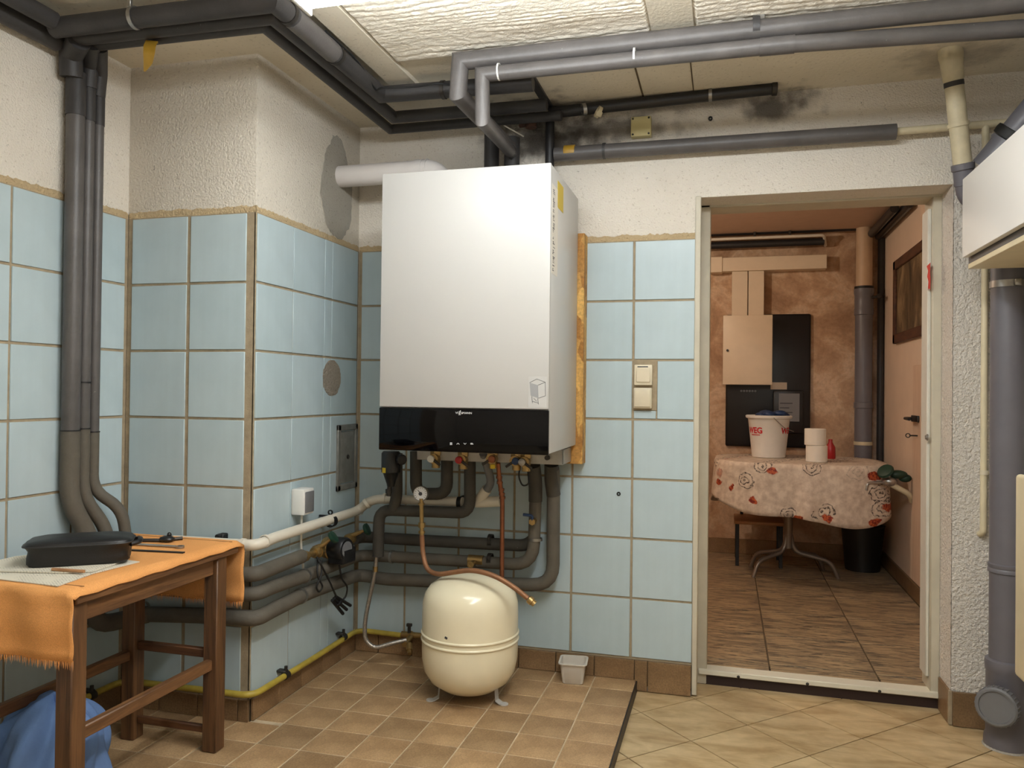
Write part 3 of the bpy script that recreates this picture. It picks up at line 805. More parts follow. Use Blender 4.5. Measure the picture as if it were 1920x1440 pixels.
for (t, c, ax, r) in ((rC, (-1.1063, -0.5354, 0.4012), (0, 1, 0), 0.0258), (rB, (-1.1063, -0.5081, 0.4668), (0, 1, 0), 0.0238), (rB, (-0.9596, -0.0760, 0.4585), (1, 0, 0), 0.0238), (rB, (-0.3552, -0.1000, 0.5709), (0, 0, 1), 0.0238), (rC, (-1.5406, -0.8041, 0.3870), (1, 0, 0), 0.0258)):
    clamp_ring(t, c, ax, r, 'steel', 0.010)
for q in ((-0.5449, -0.0650, 0.5468), (-0.5387, -0.0900, 0.4769)):
    obj('bracket', MB().ring(q, (1, 0, 0), 0.0238, 0.016, 0.003, 18).obox((q[0], q[1]-0.026, q[2]+0.012), (0.012, 0.010, 0.016), (0, 0, 0), 0.002), 'steel_dark', rB)
# drain cock on the middle run, blue valve on the riser
dcx = (-0.5934, -0.1300, 0.4710)
obj('drain_cock', MB().cyl((dcx[0]-0.03, -0.10, dcx[2]+0.004), (dcx[0]+0.03, -0.10, dcx[2]+0.004), 0.020, 14).cyl(dcx, (dcx[0], -0.165, dcx[2]), 0.010, 12).ring((dcx[0], -0.166, dcx[2]), (0, 1, 0), 0.007, 0.008, 0.006, 16), 'brass', rB)
bvx = (-0.3555, -0.1450, 0.6454)
bv = obj('ball_valve', MB().cyl((bvx[0], -0.10, bvx[2]), (bvx[0], -0.15, bvx[2]), 0.011, 12).lathe([(0.013, 0), (0.013, 0.012)], (bvx[0], -0.158, bvx[2]), (0, 1, 0), 6), 'brass', rB)
obj('valve_handle', MB().tube([(bvx[0], -0.152, bvx[2]+0.004), (bvx[0], -0.156, bvx[2]+0.024), (bvx[0]-0.035, -0.156, bvx[2]+0.026)], 0.006, 0.008, 8), 'blue_handle', bv)

# ---- pipes on the upper back wall
p = top('insulated_pipe', MB().tube([(-0.3083, -0.0450, 2.0627), (0.9098, -0.0450, 2.0586)], 0.0275, 0, 16), 'foam_top', 'grey insulated pipe on the back wall above the doorway, yellow tape at left', 'pipe')
yt = (-0.2491, -0.0450, 2.0669)
obj('tape_patch', MB().lathe([(0.0279, 0), (0.0283, 0.001), (0.0283, 0.042), (0.0279, 0.043)], (yt[0]-0.02, yt[1], yt[2]), (1, 0, 0), 20), 'tape_yellow', p, label='patch of yellow tape')
clamp_ring(p, (-0.1138, -0.0450, 2.0635), (1, 0, 0), 0.0272, 'foam_dark', 0.010, 'sleeve_joint')
obj('bare_pipe', MB().tube([(0.9029, -0.0450, 2.0591), (1.2871, -0.0450, 2.0638)], 0.0135, 0, 12).tube([(1.1881, -0.0450, 2.0626), (1.1897, -0.0450, 1.7228)], 0.012, 0, 12), 'cream_pipe', p, label='bare cream painted pipe end')
p = top('black_pipe', MB().tube([(-0.3257, -0.0700, 2.2184), (0.4963, -0.0700, 2.2386)], 0.022, 0, 14), 'pipe_black', 'black pipe in the angle of ceiling and back wall, open at its right end', 'pipe')
clamp_ring(p, (0.2802, -0.0700, 2.2348), (1, 0, 0), 0.0222, 'steel', 0.012)
obj('pipe_end', MB().lathe([(0.020, 0), (0.026, 0.004), (0.026, 0.02), (0.018, 0.022), (0.016, 0.012)], (0.4927, -0.0700, 2.2389), (1, 0, -0.02), 18), 'steel_dark', p)
g1 = (-0.1843, -0.1000, 2.2104)
obj('hose_clip', MB().ring(g1, (0.8, 0.3, 0.2), 0.020, 0.014, 0.003, 18), 'steel', p)
g1 = (-0.1291, -0.1000, 2.1956)
obj('hose_clip', MB().ring(g1, (0.8, 0.5, -0.4), 0.018, 0.014, 0.004, 18).obox((g1[0]+0.005, g1[1]-0.012, g1[2]-0.012), (0.022, 0.012, 0.02), (0.3, 0.4, 0.2), 0.003), 'cream_pipe', p)
for (u, r, l) in ((922, 0.030, 'dark vertical pipe behind the boiler top, left of three'), (960, 0.031, 'grey vertical pipe behind the boiler top, middle of three'), (1031, 0.018, 'thin black vertical pipe behind the boiler top, right of three')):
    q = {922: (-0.5562, -0.0750, 2.0921), 960: (-0.4728, -0.0750, 2.0652), 1031: (-0.3270, -0.0500, 2.1251)}[u]
    top('vertical_pipe', MB().tube([(q[0], q[1], 2.215 if u != 960 else 2.13), (q[0], q[1], 1.80)], r, 0, 14), 'foam_dark' if u != 1031 else 'pipe_black', l, 'pipe')
q = (-0.4005, -0.0600, 2.2008)
top('copper_stub', MB().cyl((q[0], q[1], q[2]-0.03), (q[0], q[1], q[2]+0.035), 0.014, 14).ring((q[0], q[1], q[2]-0.02), (0, 0, 1), 0.012, 0.022, 0.010, 16).cyl((q[0]-0.05, q[1]+0.01, q[2]-0.01), (q[0], q[1]+0.01, q[2]-0.01), 0.013, 12), 'rust', 'short rusty copper fitting above the boiler top', 'pipe fitting')
top('thin_cable', MB().tube([(-0.5495, -0.0800, 2.2125), (-0.4887, -0.1000, 2.1673), (-0.4300, -0.0600, 2.1381)], 0.0028, 0.03, 8), 'drain_white', 'thin white cable hanging above the boiler', 'cable')
cw = [(-0.8054, -0.5769, 2.1680), (-0.6779, -0.5635, 2.1650), (-0.5959, -0.5766, 2.1650), (-0.5499, -0.5466, 2.1650)]
top('loose_cable', MB().tube([(-0.835, -0.90, 2.222), (-0.828, -0.70, 2.215), (-0.83, -0.55, 2.168), cw[0], cw[1], cw[2], cw[3]], 0.0035, 0.06, 8), 'rubber_black', 'thin black cable along the ceiling pipes behind the light', 'cable')

# junction box on the wall
q = (0.0229, -0.0200, 2.1535)
jb = top('junction_box', MB().box((q[0]-0.038, -0.030, q[2]-0.038), (q[0]+0.038, 0.006, q[2]+0.038), 0.004, 2), 'ivory_old', 'square yellowed junction box on the wall above the boiler', 'junction box')
for a in (-1, 1):
    for b in (-1, 1):
        obj('screw', MB().cyl((q[0]+a*0.030, -0.0315, q[2]+b*0.030), (q[0]+a*0.030, -0.028, q[2]+b*0.030), 0.004, 10), 'steel_dark', jb)
q = (0.2795, 0.0000, 2.1721)
top('wall_plug', MB().ring((q[0], 0.003, q[2]), (0, 1, 0), 0.004, 0.010, 0.004, 14), 'rubber_black', 'small black plug hole in the plaster above the doorway', 'wall plug')
q = (-0.0509, -0.0030, 0.7464)
top('wall_plug', MB().ring((q[0], -0.003, q[2]), (0, 1, 0), 0.003, 0.004, 0.005, 14), 'rubber_black', 'small black plug hole in a blue tile below the switches', 'wall plug')

# ---- light switches
q = (0.0401, -0.0200, 1.2049); q2 = (0.0389, -0.0200, 1.1155)
sw = thing('light_switch', 'ivory double light switch on the blue tiles beside the doorway', 'light switch', (q[0], 0, q2[2]-0.04))
obj('frame', MB().box((q[0]-0.034, -0.020, q[2]-0.039), (q[0]+0.034, 0.0, q[2]+0.039), 0.003, 2), 'ivory', sw)
obj('thermostat_plate', MB().box((q[0]-0.026, -0.024, q[2]-0.028), (q[0]+0.026, -0.018, q[2]+0.026), 0.002, 1), 'ivory', sw)
obj('print', MB().box((q[0]-0.022, -0.0206, q[2]+0.029), (q[0]+0.018, -0.0198, q[2]+0.033)), 'print_dark', sw)
obj('frame', MB().box((q2[0]-0.034, -0.026, q2[2]-0.038), (q2[0]+0.034, 0.0, q2[2]+0.040), 0.003, 2), 'ivory', sw)
obj('rocker', MB().obox((q2[0], -0.029, q2[2]+0.002), (0.060, 0.010, 0.068), (0.06, 0, 0), 0.002), 'ivory', sw)

# ================================================================ THE BOILER
BX0, BX1, BY0, BY1, BZ0, BZ1 = -0.799, -0.207, -0.560, -0.075, 0.932, 1.878
top('mounting_board', MB().box((-0.80, -0.072, 0.862), (-0.1819, -0.0400, 1.3741)[:1]+(-0.0035, 1.745), 0.001, 1), 'osb', 'chipboard mounting panel on the wall behind the white boiler', 'board')
bo = thing('gas_boiler', 'large white wall-hung gas boiler with glossy black control strip', 'boiler', ((BX0+BX1)/2, BY1, BZ0))
obj('casing', MB().box((BX0, BY0+0.012, BZ0+0.002), (BX1, BY1, BZ1-0.001), 0.004, 2), 'enamel_side', bo)
obj('front_cover', MB().box((BX0-0.001, BY0, 1.079), (BX1+0.001, BY0+0.013, BZ1), 0.004, 2), 'enamel_white', bo)
cp = obj('control_panel', MB().box((BX0-0.001, BY0-0.001, BZ0), (BX1+0.001, BY0+0.013, 1.0765), 0.003, 2), 'gloss_black', bo)
def wall_text(body, size, c, nrm, mat, parent, name='lettering', sx=1.0):
    vs, fs = text_mb(body, size)
    ox = Vector((0, 0, 1)).cross(Vector(nrm)).normalized()
    mb = MB().add([Vector(c)+ox*v[0]*sx+Vector((0, 0, 1))*v[1]+Vector(nrm)*(v[2]+0.0006) for v in vs], fs)
    return obj(name, mb, mat, parent, flat=True)
lg = (-0.4989, -0.5610, 1.0600)
wall_text('VI', 0.0095, (lg[0]-0.0195, BY0-0.001, lg[2]), (0, -1, 0), 'print_white', cp, 'logo', 1.25)
wall_text('SMANN', 0.0095, (lg[0]+0.0145, BY0-0.001, lg[2]), (0, -1, 0), 'print_white', cp, 'logo', 1.15)
mb = MB()
for k in range(3):
    mb.box((lg[0]-0.0125, BY0-0.0022, lg[2]-0.0035+0.005*k), (lg[0]-0.0055, BY0-0.0012, lg[2]-0.0015+0.005*k))
mb.obox((lg[0]-0.009, BY0-0.0017, lg[2]+0.0035), (0.0016, 0.001, 0.017), (0, 0.35, 0))
obj('logo', mb, 'print_white', cp, flat=True)
for k, u in enumerate((846, 859, 872, 885)):
    q = {846: (-0.5370, -0.5610, 0.9599), 859: (-0.5126, -0.5610, 0.9606), 872: (-0.4883, -0.5610, 0.9613), 885: (-0.4641, -0.5610, 0.9620)}[u]
    x, y, z = q[0], BY0-0.0015, q[2]
    mb = MB()
    if k == 0:
        for d in (-0.003, 0, 0.003): mb.box((x-0.004, y-0.0006, z+d-0.0008), (x+0.004, y, z+d+0.0008))
    elif k in (1, 2):
        s = 1 if k == 1 else -1
        for a in (-1, 1): mb.obox((x+a*0.0022, y-0.0003, z), (0.0066, 0.0006, 0.0014), (0, s*a*0.75, 0))
    else:
        mb.box((x-0.005, y-0.0006, z-0.0022), (x+0.005, y, z-0.0008)).box((x-0.005, y-0.0006, z+0.0008), (x+0.003, y, z+0.0022))
    obj('touch_key', mb, 'print_white', cp, flat=True)
# printed sticker with a small drawing, lower right of the cover
q = (-0.2522, -0.5605, 1.1354); x, z = q[0], q[2]; yy = BY0-0.0008
st = obj('sticker', MB().box((x-0.022, BY0-0.0004, z-0.050), (x+0.040, BY0+0.001, z+0.050)), 'enamel_white', bo)
def poly2(pts): return MB().prism([(x+a, yy+0.0003, z+b) for a, b in pts], (0, -0.0005, 0))
obj('drawing', poly2([(-0.018, 0.030), (0.010, 0.022), (0.012, -0.020), (-0.014, -0.012)]), 'print_grey', st, flat=True)
mb = MB()
for a, b in (((-0.018, 0.030), (0.006, 0.042)), ((0.006, 0.042), (0.034, 0.032)), ((0.010, 0.022), (0.034, 0.032)), ((0.034, 0.032), (0.035, -0.012)), ((0.012, -0.020), (0.035, -0.012)), ((-0.010, -0.014), (-0.008, -0.036)), ((0.010, -0.020), (0.012, -0.040)), ((-0.008, -0.030), (0.012, -0.036)), ((-0.004, -0.020), (0.006, -0.030))):
    mb.tube([(x+a[0], yy, z+a[1]), (x+b[0], yy, z+b[1])], 0.0006, 0, 4)
obj('drawing', mb, 'print_dark', st)
# printed side label and warning sticker on the right flank
s0, s1 = (-0.2065, -0.5293, 1.8160), (-0.2065, -0.4383, 1.5235)
obj('side_label', MB().box((BX1-0.0005, s1[1]-0.01, s1[2]), (BX1+0.0006, s0[1]-0.012, s0[2])), 'paper_white', bo)
mb = MB(); rr = random.Random(3)
zz = s1[2]+0.01
while zz < s0[2]-0.01:
    y0 = s0[1]+rr.random()*0.010; L = 0.008+rr.random()*0.022
    if rr.random() < 0.75: mb.box((BX1+0.0004, y0, zz), (BX1+0.0010, min(y0+L, s1[1]-0.014+0.03), zz+0.0016+rr.random()*0.002))
    zz += 0.0055
obj('side_print', mb, 'print_dark', bo, flat=True)['kind'] = 'stuff'
s0, s1 = (-0.2065, -0.4551, 1.8478), (-0.2065, -0.3609, 1.7575)
obj('warning_sticker', MB().box((BX1-0.0005, s0[1], s1[2]), (BX1+0.0008, s1[1], s0[2]), 0.0003, 1), 'sticker_yellow', bo, label='narrow yellow warning sticker')
obj('mounting_rail', MB().box((-0.79, -0.24, 0.872), (-0.225, -0.225, 0.932), 0.002, 1).box((-0.79, -0.24, 0.925), (-0.225, -0.08, 0.931), 0.001, 1).box((-0.228, -0.24, 0.872), (-0.225, -0.075, 0.93)), 'galv', bo)
obj('rail_knob', MB().cyl((-0.2781, -0.2450, 0.8975), ((-0.2781, -0.2450, 0.8975)[0], -0.26, (-0.2781, -0.2450, 0.8975)[2]), 0.009, 12), 'steel_dark', bo)

# flue pipe into the chimney
fc = (-1.1613, -0.1682, 1.9945)
FZ, FY = 1.995, -0.172
fx = (-0.7648, -0.1720, 2.0045)[0]
fp = top('flue_pipe', MB().tube([(XC-0.02, FY, FZ), (fx+0.03, FY, FZ), (fx+0.06, FY, BZ1-0.02)], 0.0425, 0.10, 28, n=10), 'flue_white', 'white flue pipe from the chimney bending down into the boiler top', 'flue pipe', sharp=60)
obj('collar', MB().ring((fx-0.055, FY, FZ), (1, 0, 0), 0.0425, 0.035, 0.003, 28), 'flue_white', fp)
obj('collar', MB().ring((fx-0.02, FY, FZ-0.0005), (1, 0, 0), 0.0425, 0.004, 0.004, 28), 'flue_white', fp)
# cement patch round the flue hole, on the chimney side
def patch(cx_list, x, mat, parent, name, seed, thick):
    pts = []
    n = 72
    cy, cz, ry, rz, top_w = cx_list
    for i in range(n):
        a = 2*PI*i/n
        k = 1+0.10*noise.noise((math.cos(a)*2+seed, math.sin(a)*2, seed))+0.05*noise.noise((math.cos(a)*9, math.sin(a)*9, seed))
        pts.append((x, cy+ry*k*math.cos(a)*(1+top_w*math.sin(a)), cz+rz*k*math.sin(a)))
    return obj(name, MB().prism(pts, (thick, 0, 0)), mat, parent, flat=True)
pa, pb, pt_, pbm = (-1.1613, -0.3200, 1.8549), (-1.1613, -0.0647, 1.9822), (-1.1613, -0.1816, 2.1502), (-1.1613, -0.1611, 1.7455)
patch(((pa[1]+pb[1])/2, (pt_[2]+pbm[2])/2, (pb[1]-pa[1])/2, (pt_[2]-pbm[2])/2, -0.15), XC-0.0062, 'cement', wc, 'cement_patch', 2.0, 0.003)
pa, pb, pt_, pbm = (-1.1613, -0.3018, 1.1878), (-1.1613, -0.1591, 1.1909), (-1.1613, -0.2316, 1.2526), (-1.1613, -0.2277, 1.1113)
patch(((pa[1]+pb[1])/2, (pt_[2]+pbm[2])/2, (pb[1]-pa[1])/2, (pt_[2]-pbm[2])/2, 0.0), XC+0.0005, 'patch_cement', wc, 'cement_patch', 6.0, 0.0045)
# steel cleanout door
q0, q1 = (-1.1613, -0.1849, 0.9937), (-1.1613, 0.0009, 0.7270)
cd_ = thing('cleanout_door', 'small grey steel chimney cleanout door set into the blue tiles', 'metal door', (XC, (q0[1]+q1[1])/2, q1[2]))
mb = MB()
a0, a1, c0, c1 = q0[1], -0.012, q1[2], q0[2]
mb.box((XC-0.002, a0, c0), (XC+0.012, a0+0.025, c1), 0.003, 1).box((XC-0.002, a1-0.022, c0), (XC+0.012, a1, c1), 0.003, 1).box((XC-0.002, a0, c0), (XC+0.012, a1, c0+0.024), 0.003, 1).box((XC-0.002, a0, c1-0.024), (XC+0.012, a1, c1), 0.003, 1)
obj('frame', mb, 'door_steel', cd_)
lf = obj('leaf', MB().box((XC-0.001, a0+0.030, c0+0.029), (XC+0.009, a1-0.026, c1-0.029), 0.004, 2), 'door_steel', cd_)
obj('keyhole', MB().cyl((XC+0.008, (a0+a1)/2, (c0+c1)/2), (XC+0.013, (a0+a1)/2, (c0+c1)/2), 0.009, 14), 'steel_dark', lf)

# ================================================================ PIPES AND FITTINGS UNDER THE BOILER
t = top('white_drain_pipe', MB().tube([(-1.42, YD-0.055, 0.628), (-1.1870, -0.8091, 0.6302), (XC+0.058, YD-0.055, 0.632), (-1.1033, -0.7253, 0.6393), (-1.1033, -0.0935, 0.6421), (-1.0295, -0.1250, 0.6955), (-0.9411, -0.1250, 0.6997), (-0.6417, -0.1250, 0.7034)], 0.0185, 0.05, 16), 'drain_white', 'white plastic drain pipe running round the chimney from the orange table', 'pipe')
for c, ax in (((-1.1033, -0.0935, 0.6421), (0, 1, 0.1)), ((-1.1033, -0.7657, 0.6378), (0, 1, 0)), ((-1.1553, -0.8091, 0.6304), (1, 0, 0)), ((-0.9713, -0.1250, 0.7004), (1, 0, 0)), ((-1.0504, -0.1250, 0.6773), (1, 0.4, 0.9))):
    clamp_ring(t, c, ax, 0.0187, 'drain_white', 0.012, 'socket_ring')
cc = (-1.1033, -0.3221, 0.6343)
obj('clamp', MB().ring(cc, (0, 1, 0), 0.019, 0.022, 0.004, 18).box((cc[0]-0.05, cc[1]-0.004, cc[2]+0.014), (cc[0]-0.01, cc[1]+0.004, cc[2]+0.022)).ring((cc[0]-0.004, cc[1], cc[2]+0.033), (0, 1, 0), 0.006, 0.006, 0.004, 12), 'rubber_black', t)
cc = (-1.2612, -0.7841, 0.6490)
obj('clamp', MB().box((cc[0]-0.012, YD-0.03, cc[2]-0.02), (cc[0]+0.012, YD+0.004, cc[2]+0.006), 0.003, 1).cyl((cc[0], YD-0.03, cc[2]), (cc[0], YD-0.045, cc[2]), 0.008, 12), 'rubber_black', t)
cc = (-0.6548, -0.1250, 0.7007)
obj('clamp', MB().ring(cc, (1, 0, 0), 0.0187, 0.016, 0.004, 18).box((cc[0]-0.003, -0.12, cc[2]+0.014), (cc[0]+0.003, -0.003, cc[2]+0.022)), 'rubber_black', t)
t = top('drain_tee', MB().tube([(-0.5876, -0.1300, 0.7046), (-0.4887, -0.1300, 0.7135)], 0.0205, 0, 16).tube([(-0.5790, -0.1300, 0.7092), (-0.5367, -0.1500, 0.7608)], 0.0205, 0, 16), 'drain_white', 'white plastic drain branch under the boiler beside the copper pipe', 'pipe fitting')
obj('grey_hose', MB().tube([(-0.5430, -0.1500, 0.7503), (-0.5118, -0.1700, 0.7886), (-0.5246, -0.2000, 0.8617), (-0.5253, -0.2400, 0.9048)], 0.0155, 0.05, 12), 'grey_plastic', t)
t = top('insulated_pipe', MB().tube([(-0.8264, -0.1600, 0.8977), (-0.8241, -0.1600, 0.7306), (-0.6956, -0.1600, 0.7365), (-0.6974, -0.1600, 0.8810)], 0.0235, 0.045, 16), 'foam_under', 'grey insulated U-shaped pipe hanging under the boiler beside the pressure gauge', 'pipe')
t = top('insulated_pipe', MB().tube([(-0.6005, -0.1700, 0.8809), (-0.5978, -0.1700, 0.6687), (-0.9754, -0.1700, 0.6617), (-0.9774, -0.1700, 0.4783)], 0.0225, 0.05, 16), 'foam_under', 'grey insulated pipe from the boiler running left and down to the braided hose', 'pipe')
obj('branch', MB().tube([(-0.8967, -0.1850, 0.8889), (-0.8944, -0.1850, 0.7222), (-0.9116, -0.1750, 0.6678)], 0.0225, 0.03, 16), 'foam_under', t)
hz = top('braided_hose', MB().tube([(-0.9843, -0.1700, 0.4799), (-0.9902, -0.1700, 0.4100), (-1.0119, -0.1700, 0.3135), (-1.0313, -0.1700, 0.2168), (-1.0303, -0.1700, 0.1430), (-0.9907, -0.1650, 0.1115), (-0.9266, -0.1400, 0.1310), (-0.8778, -0.1100, 0.1392)], 0.0085, 0.05, 12), 'braid', 'braided steel hose hanging from the grey pipe to the gas cock', 'hose')
obj('hose_nut', MB().lathe([(0.010, 0), (0.010, 0.02)], (-0.9883, -0.1700, 0.4375), (0, 0, -1), 6), 'brass', hz)
# filter with yellow sticker at the left
fq = (-0.8653, -0.3000, 0.8583)
t = thing('heating_filter', 'black filter housing with yellow sticker under the left boiler corner', 'filter', (fq[0], fq[1], (-0.8722, -0.3000, 0.7276)[2]))
zt_, zm, zb_ = (-0.8660, -0.3000, 0.9064)[2], (-0.8649, -0.3000, 0.8282)[2], (-0.8642, -0.3000, 0.7741)[2]
obj('body', MB().lathe([(0.030, 0), (0.036, -0.008), (0.036, zm-zt_), (0.030, zm-zt_-0.004), (0.016, zb_-zt_+0.01), (0.014, zb_-zt_)], (fq[0]-0.004, fq[1], zt_), (0, 0, 1), 20), 'black_plastic', t)
obj('cap', MB().lathe([(0.020, 0), (0.020, 0.03), (0.016, 0.034)], (fq[0]+0.025, fq[1], (zt_+zm)/2+0.01), (0.8, -0.6, 0), 14), 'black_plastic', t)
fs = (-0.8826, -0.3330, 0.8367)
obj('sticker', MB().obox((fs[0], fs[1], fs[2]), (0.016, 0.002, 0.019), (0, 0, -0.35)), 'sticker_yellow', t, label='small yellow warning sticker')
fs = (-0.8770, -0.3000, 0.7575)
obj('connector', MB().tube([(fq[0]-0.008, fq[1], zb_+0.005), (fs[0], fs[1], fs[2]-0.02)], 0.009, 0, 12).lathe([(0.0125, 0), (0.0125, 0.016)], (fs[0], fs[1], fs[2]+0.006), (0, 0, -1), 6), 'steel_dark', t)
# valves under the boiler
def service_valve(px, label, knob, twist, red=False):
    t = thing('service_valve', label, 'valve', px, 'service valves under the boiler')
    x, y, z = px
    obj('valve_body', MB().cyl((x, y+0.02, z+0.03), (x, y+0.02, z-0.036), 0.016, 12).cyl((x, y+0.03, z), (x, y-0.012, z), 0.019, 12).lathe([(0.022, 0), (0.022, 0.016)], (x, y+0.02, z+0.012), (0, 0, 1), 6), 'brass', t)
    obj('valve_knob', MB().lathe([(0.012, 0), (0.0145, 0.004), (0.013, 0.012), (0.007, 0.014)], (x-0.006*twist, y-0.012, z), (0, -1, 0), 14), knob, t)
    obj('lever', MB().obox((x+0.016*twist, y-0.018, z-0.012), (0.036, 0.006, 0.010), (0, 0.6*twist, 0), 0.002), 'steel_dark', t)
    return t
service_valve((-0.7120, -0.2600, 0.8803), 'brass valve with white knob under the boiler, above the U-shaped pipe', 'white_plastic', 1)
service_valve((-0.6019, -0.2600, 0.8800), 'brass valve with dark red knob under the boiler, next to the white knob', 'bottle_red', 1)
service_valve((-0.4859, -0.2600, 0.8878), 'brass valve with yellow lever above the copper pipe', 'copper', -1)
service_valve((-0.3963, -0.2600, 0.8831), 'brass valve with blue cap under the right half of the boiler', 'blue_handle', -1)
service_valve((-0.3600, -0.2600, 0.8804), 'brass valve with bare steel knob, rightmost under the boiler', 'steel', 1)
sq = (-0.4784, -0.2700, 0.8596)
top('yellow_tag', MB().box((sq[0]-0.009, sq[1]-0.004, sq[2]-0.008), (sq[0]+0.009, sq[1]+0.004, sq[2]+0.008), 0.002, 1), 'sticker_yellow', 'small yellow gas tag on the valve above the copper pipe', 'tag')
t = top('copper_pipe', MB().tube([(-0.4669, -0.2400, 0.8711), (-0.4657, -0.2200, 0.7960), (-0.4604, -0.2000, 0.7341), (-0.4589, -0.2000, 0.4350)], 0.0088, 0.03, 14), 'copper', 'vertical copper pipe from the boiler down behind the white vessel', 'pipe')
for v in (895, 905, 918, 926, 933):
    q = {895: (-0.4665, -0.2250, 0.8163), 905: (-0.4657, -0.2200, 0.7960), 918: (-0.4620, -0.2100, 0.7691), 926: (-0.4612, -0.2050, 0.7526), 933: (-0.4604, -0.2000, 0.7381)}[v]
    obj('fitting', MB().ring(q, (0.1, 0, 1), 0.0086, 0.010, 0.0028, 16), 'copper', t)
# hanging black cable
top('black_cable', MB().tube([(-0.3831, -0.2400, 0.8603), (-0.3861, -0.2500, 0.8221), (-0.3696, -0.2500, 0.7896), (-0.3481, -0.2400, 0.7972), (-0.3577, -0.2200, 0.8496)], 0.003, 0.04, 8), 'rubber_black', 'thin black cable loop under the right boiler valves', 'cable')

# pressure gauge on its copper tube
gq = (-0.7339, -0.3400, 0.7569)
t = thing('pressure_gauge', 'round white pressure gauge with long copper tube bending over the white vessel', 'gauge', (gq[0], gq[1], gq[2]-0.2))
ga = Vector((0.12, -1, 0.05)).normalized()
obj('case', MB().lathe([(0.006, 0.03), (0.026, 0.028), (0.0275, 0.024), (0.0275, 0.002), (0.0265, 0.0), (0.0245, 0.0), (0.0245, 0.006), (0.001, 0.006)], gq, -ga, 28), 'steel', t)
dl = obj('dial', MB().lathe([(0.0245, 0), (0.0245, 0.002)], Vector(gq)-ga*0.0045, ga, 28), 'print_white', t)
e1 = ga.cross(Vector((0, 0, 1))).normalized(); e2 = e1.cross(ga)
mb = MB()
for i in range(13):
    a = math.radians(-130+260*i/12); d = e1*math.sin(a)+e2*math.cos(a); cq = Vector(gq)-ga*0.002
    mb.tube([cq+d*0.018, cq+d*0.0225], 0.0007, 0, 4)
mb.tube([cq-e2*0.004-e1*0.006, cq+e1*0.010+e2*0.013], 0.0013, 0, 4)
mb.lathe([(0.007, 0), (0.007, 0.0012)], cq+e2*0.0, ga, 12)
obj('needle', mb, 'print_dark', dl)
stq = [(-0.7312, -0.3350, 0.7192), (-0.7281, -0.3350, 0.6412), (-0.7276, -0.3350, 0.6060)]
obj('stem', MB().cyl((stq[0][0], stq[0][1], stq[0][2]+0.02), stq[2], 0.008, 12).ring(stq[0], (0, 0, 1), 0.008, 0.008, 0.004, 14).lathe([(0.013, 0), (0.013, 0.018)], (stq[1][0], stq[1][1], stq[1][2]+0.01), (0, 0, -1), 6).lathe([(0.012, 0), (0.012, 0.01)], (stq[1][0], stq[1][1], stq[1][2]-0.02), (0, 0, -1), 6), 'brass', t)
obj('copper_tube', MB().tube([stq[2], (-0.7225, -0.3350, 0.5341), (-0.6973, -0.3600, 0.4866), (-0.6409, -0.4000, 0.4803), (-0.5738, -0.4200, 0.4990), (-0.4985, -0.4400, 0.5180), (-0.4153, -0.4600, 0.5101), (-0.3490, -0.4600, 0.4789), (-0.2927, -0.4600, 0.4402)], 0.0088, 0.05, 14), 'copper_old', t)
eq = (-0.2815, -0.4600, 0.4322); ed = (Vector((-0.2815, -0.4600, 0.4322))-Vector((-0.3301, -0.4600, 0.4677))).normalized()
obj('end_nut', MB().lathe([(0.012, -0.012), (0.014, -0.008), (0.014, 0.004), (0.011, 0.006), (0.011, 0.016), (0.006, 0.016)], eq, ed, 12), 'brass', t)

# expansion vessel
VX, VY, VR = -0.532, -0.350, 0.1715
t = thing('expansion_vessel', 'cream white expansion vessel standing on the floor under the boiler', 'tank', (VX, VY, ZP))
prof = [(0.001, 0.066), (0.05, 0.068), (0.10, 0.082), (0.140, 0.110), (0.162, 0.145), (0.170, 0.185), (VR, 0.22), (VR, 0.252)]
prof += [(VR+0.0035, 0.254), (VR+0.0045, 0.257), (VR+0.0035, 0.260), (VR, 0.262), (VR, 0.274), (VR+0.0035, 0.276), (VR+0.0045, 0.279), (VR+0.0035, 0.282), (VR, 0.284)]
prof += [(VR, 0.34), (0.170, 0.385), (0.162, 0.415), (0.145, 0.440), (0.115, 0.460), (0.07, 0.473), (0.03, 0.478), (0.001, 0.479)]
obj('tank', MB().lathe(prof, (VX, VY, 0.0), (0, 0, 1), 48), 'cream_vessel', t, sharp=60)
for a in (-150, -12, 96):
    ca, sa = math.cos(math.radians(a)), math.sin(math.radians(a))
    r0 = 0.100
    pts = [(r0-0.012, 0.115), (r0+0.008, 0.105), (r0+0.012, ZP+0.012), (r0+0.028, ZP+0.004), (r0+0.046, ZP+0.003)]
    mb = MB(); wv = 0.013
    n = len(pts)
    for (r_, z_) in pts:
        for sgn, dz in ((-1, 0), (1, 0), (1, -0.0028), (-1, -0.0028)):
            mb.v.append((VX+ca*r_-sa*wv*sgn, VY+sa*r_+ca*wv*sgn, z_+dz))
    for i in range(n-1):
        for k in range(4): mb.f.append((i*4+k, i*4+(k+1) % 4, i*4+4+(k+1) % 4, i*4+4+k))
    mb.f += [(0, 1, 2, 3), ((n-1)*4, (n-1)*4+3, (n-1)*4+2, (n-1)*4+1)]
    mb.ring((VX+ca*(r0+0.040), VY+sa*(r0+0.040), ZP+0.0025), (0, 0, 1), 0.005, 0.004, 0.010, 16)
    obj('foot', mb, 'enamel_white', t)
vs_ = (-0.4866, -0.5200, 0.3218)
obj('chip_mark', MB().obox((VX-0.03, VY-VR*0.985-0.0005, 0.30), (0.010, 0.0012, 0.007), (0, 0.4, -0.18)), 'print_dark', t)

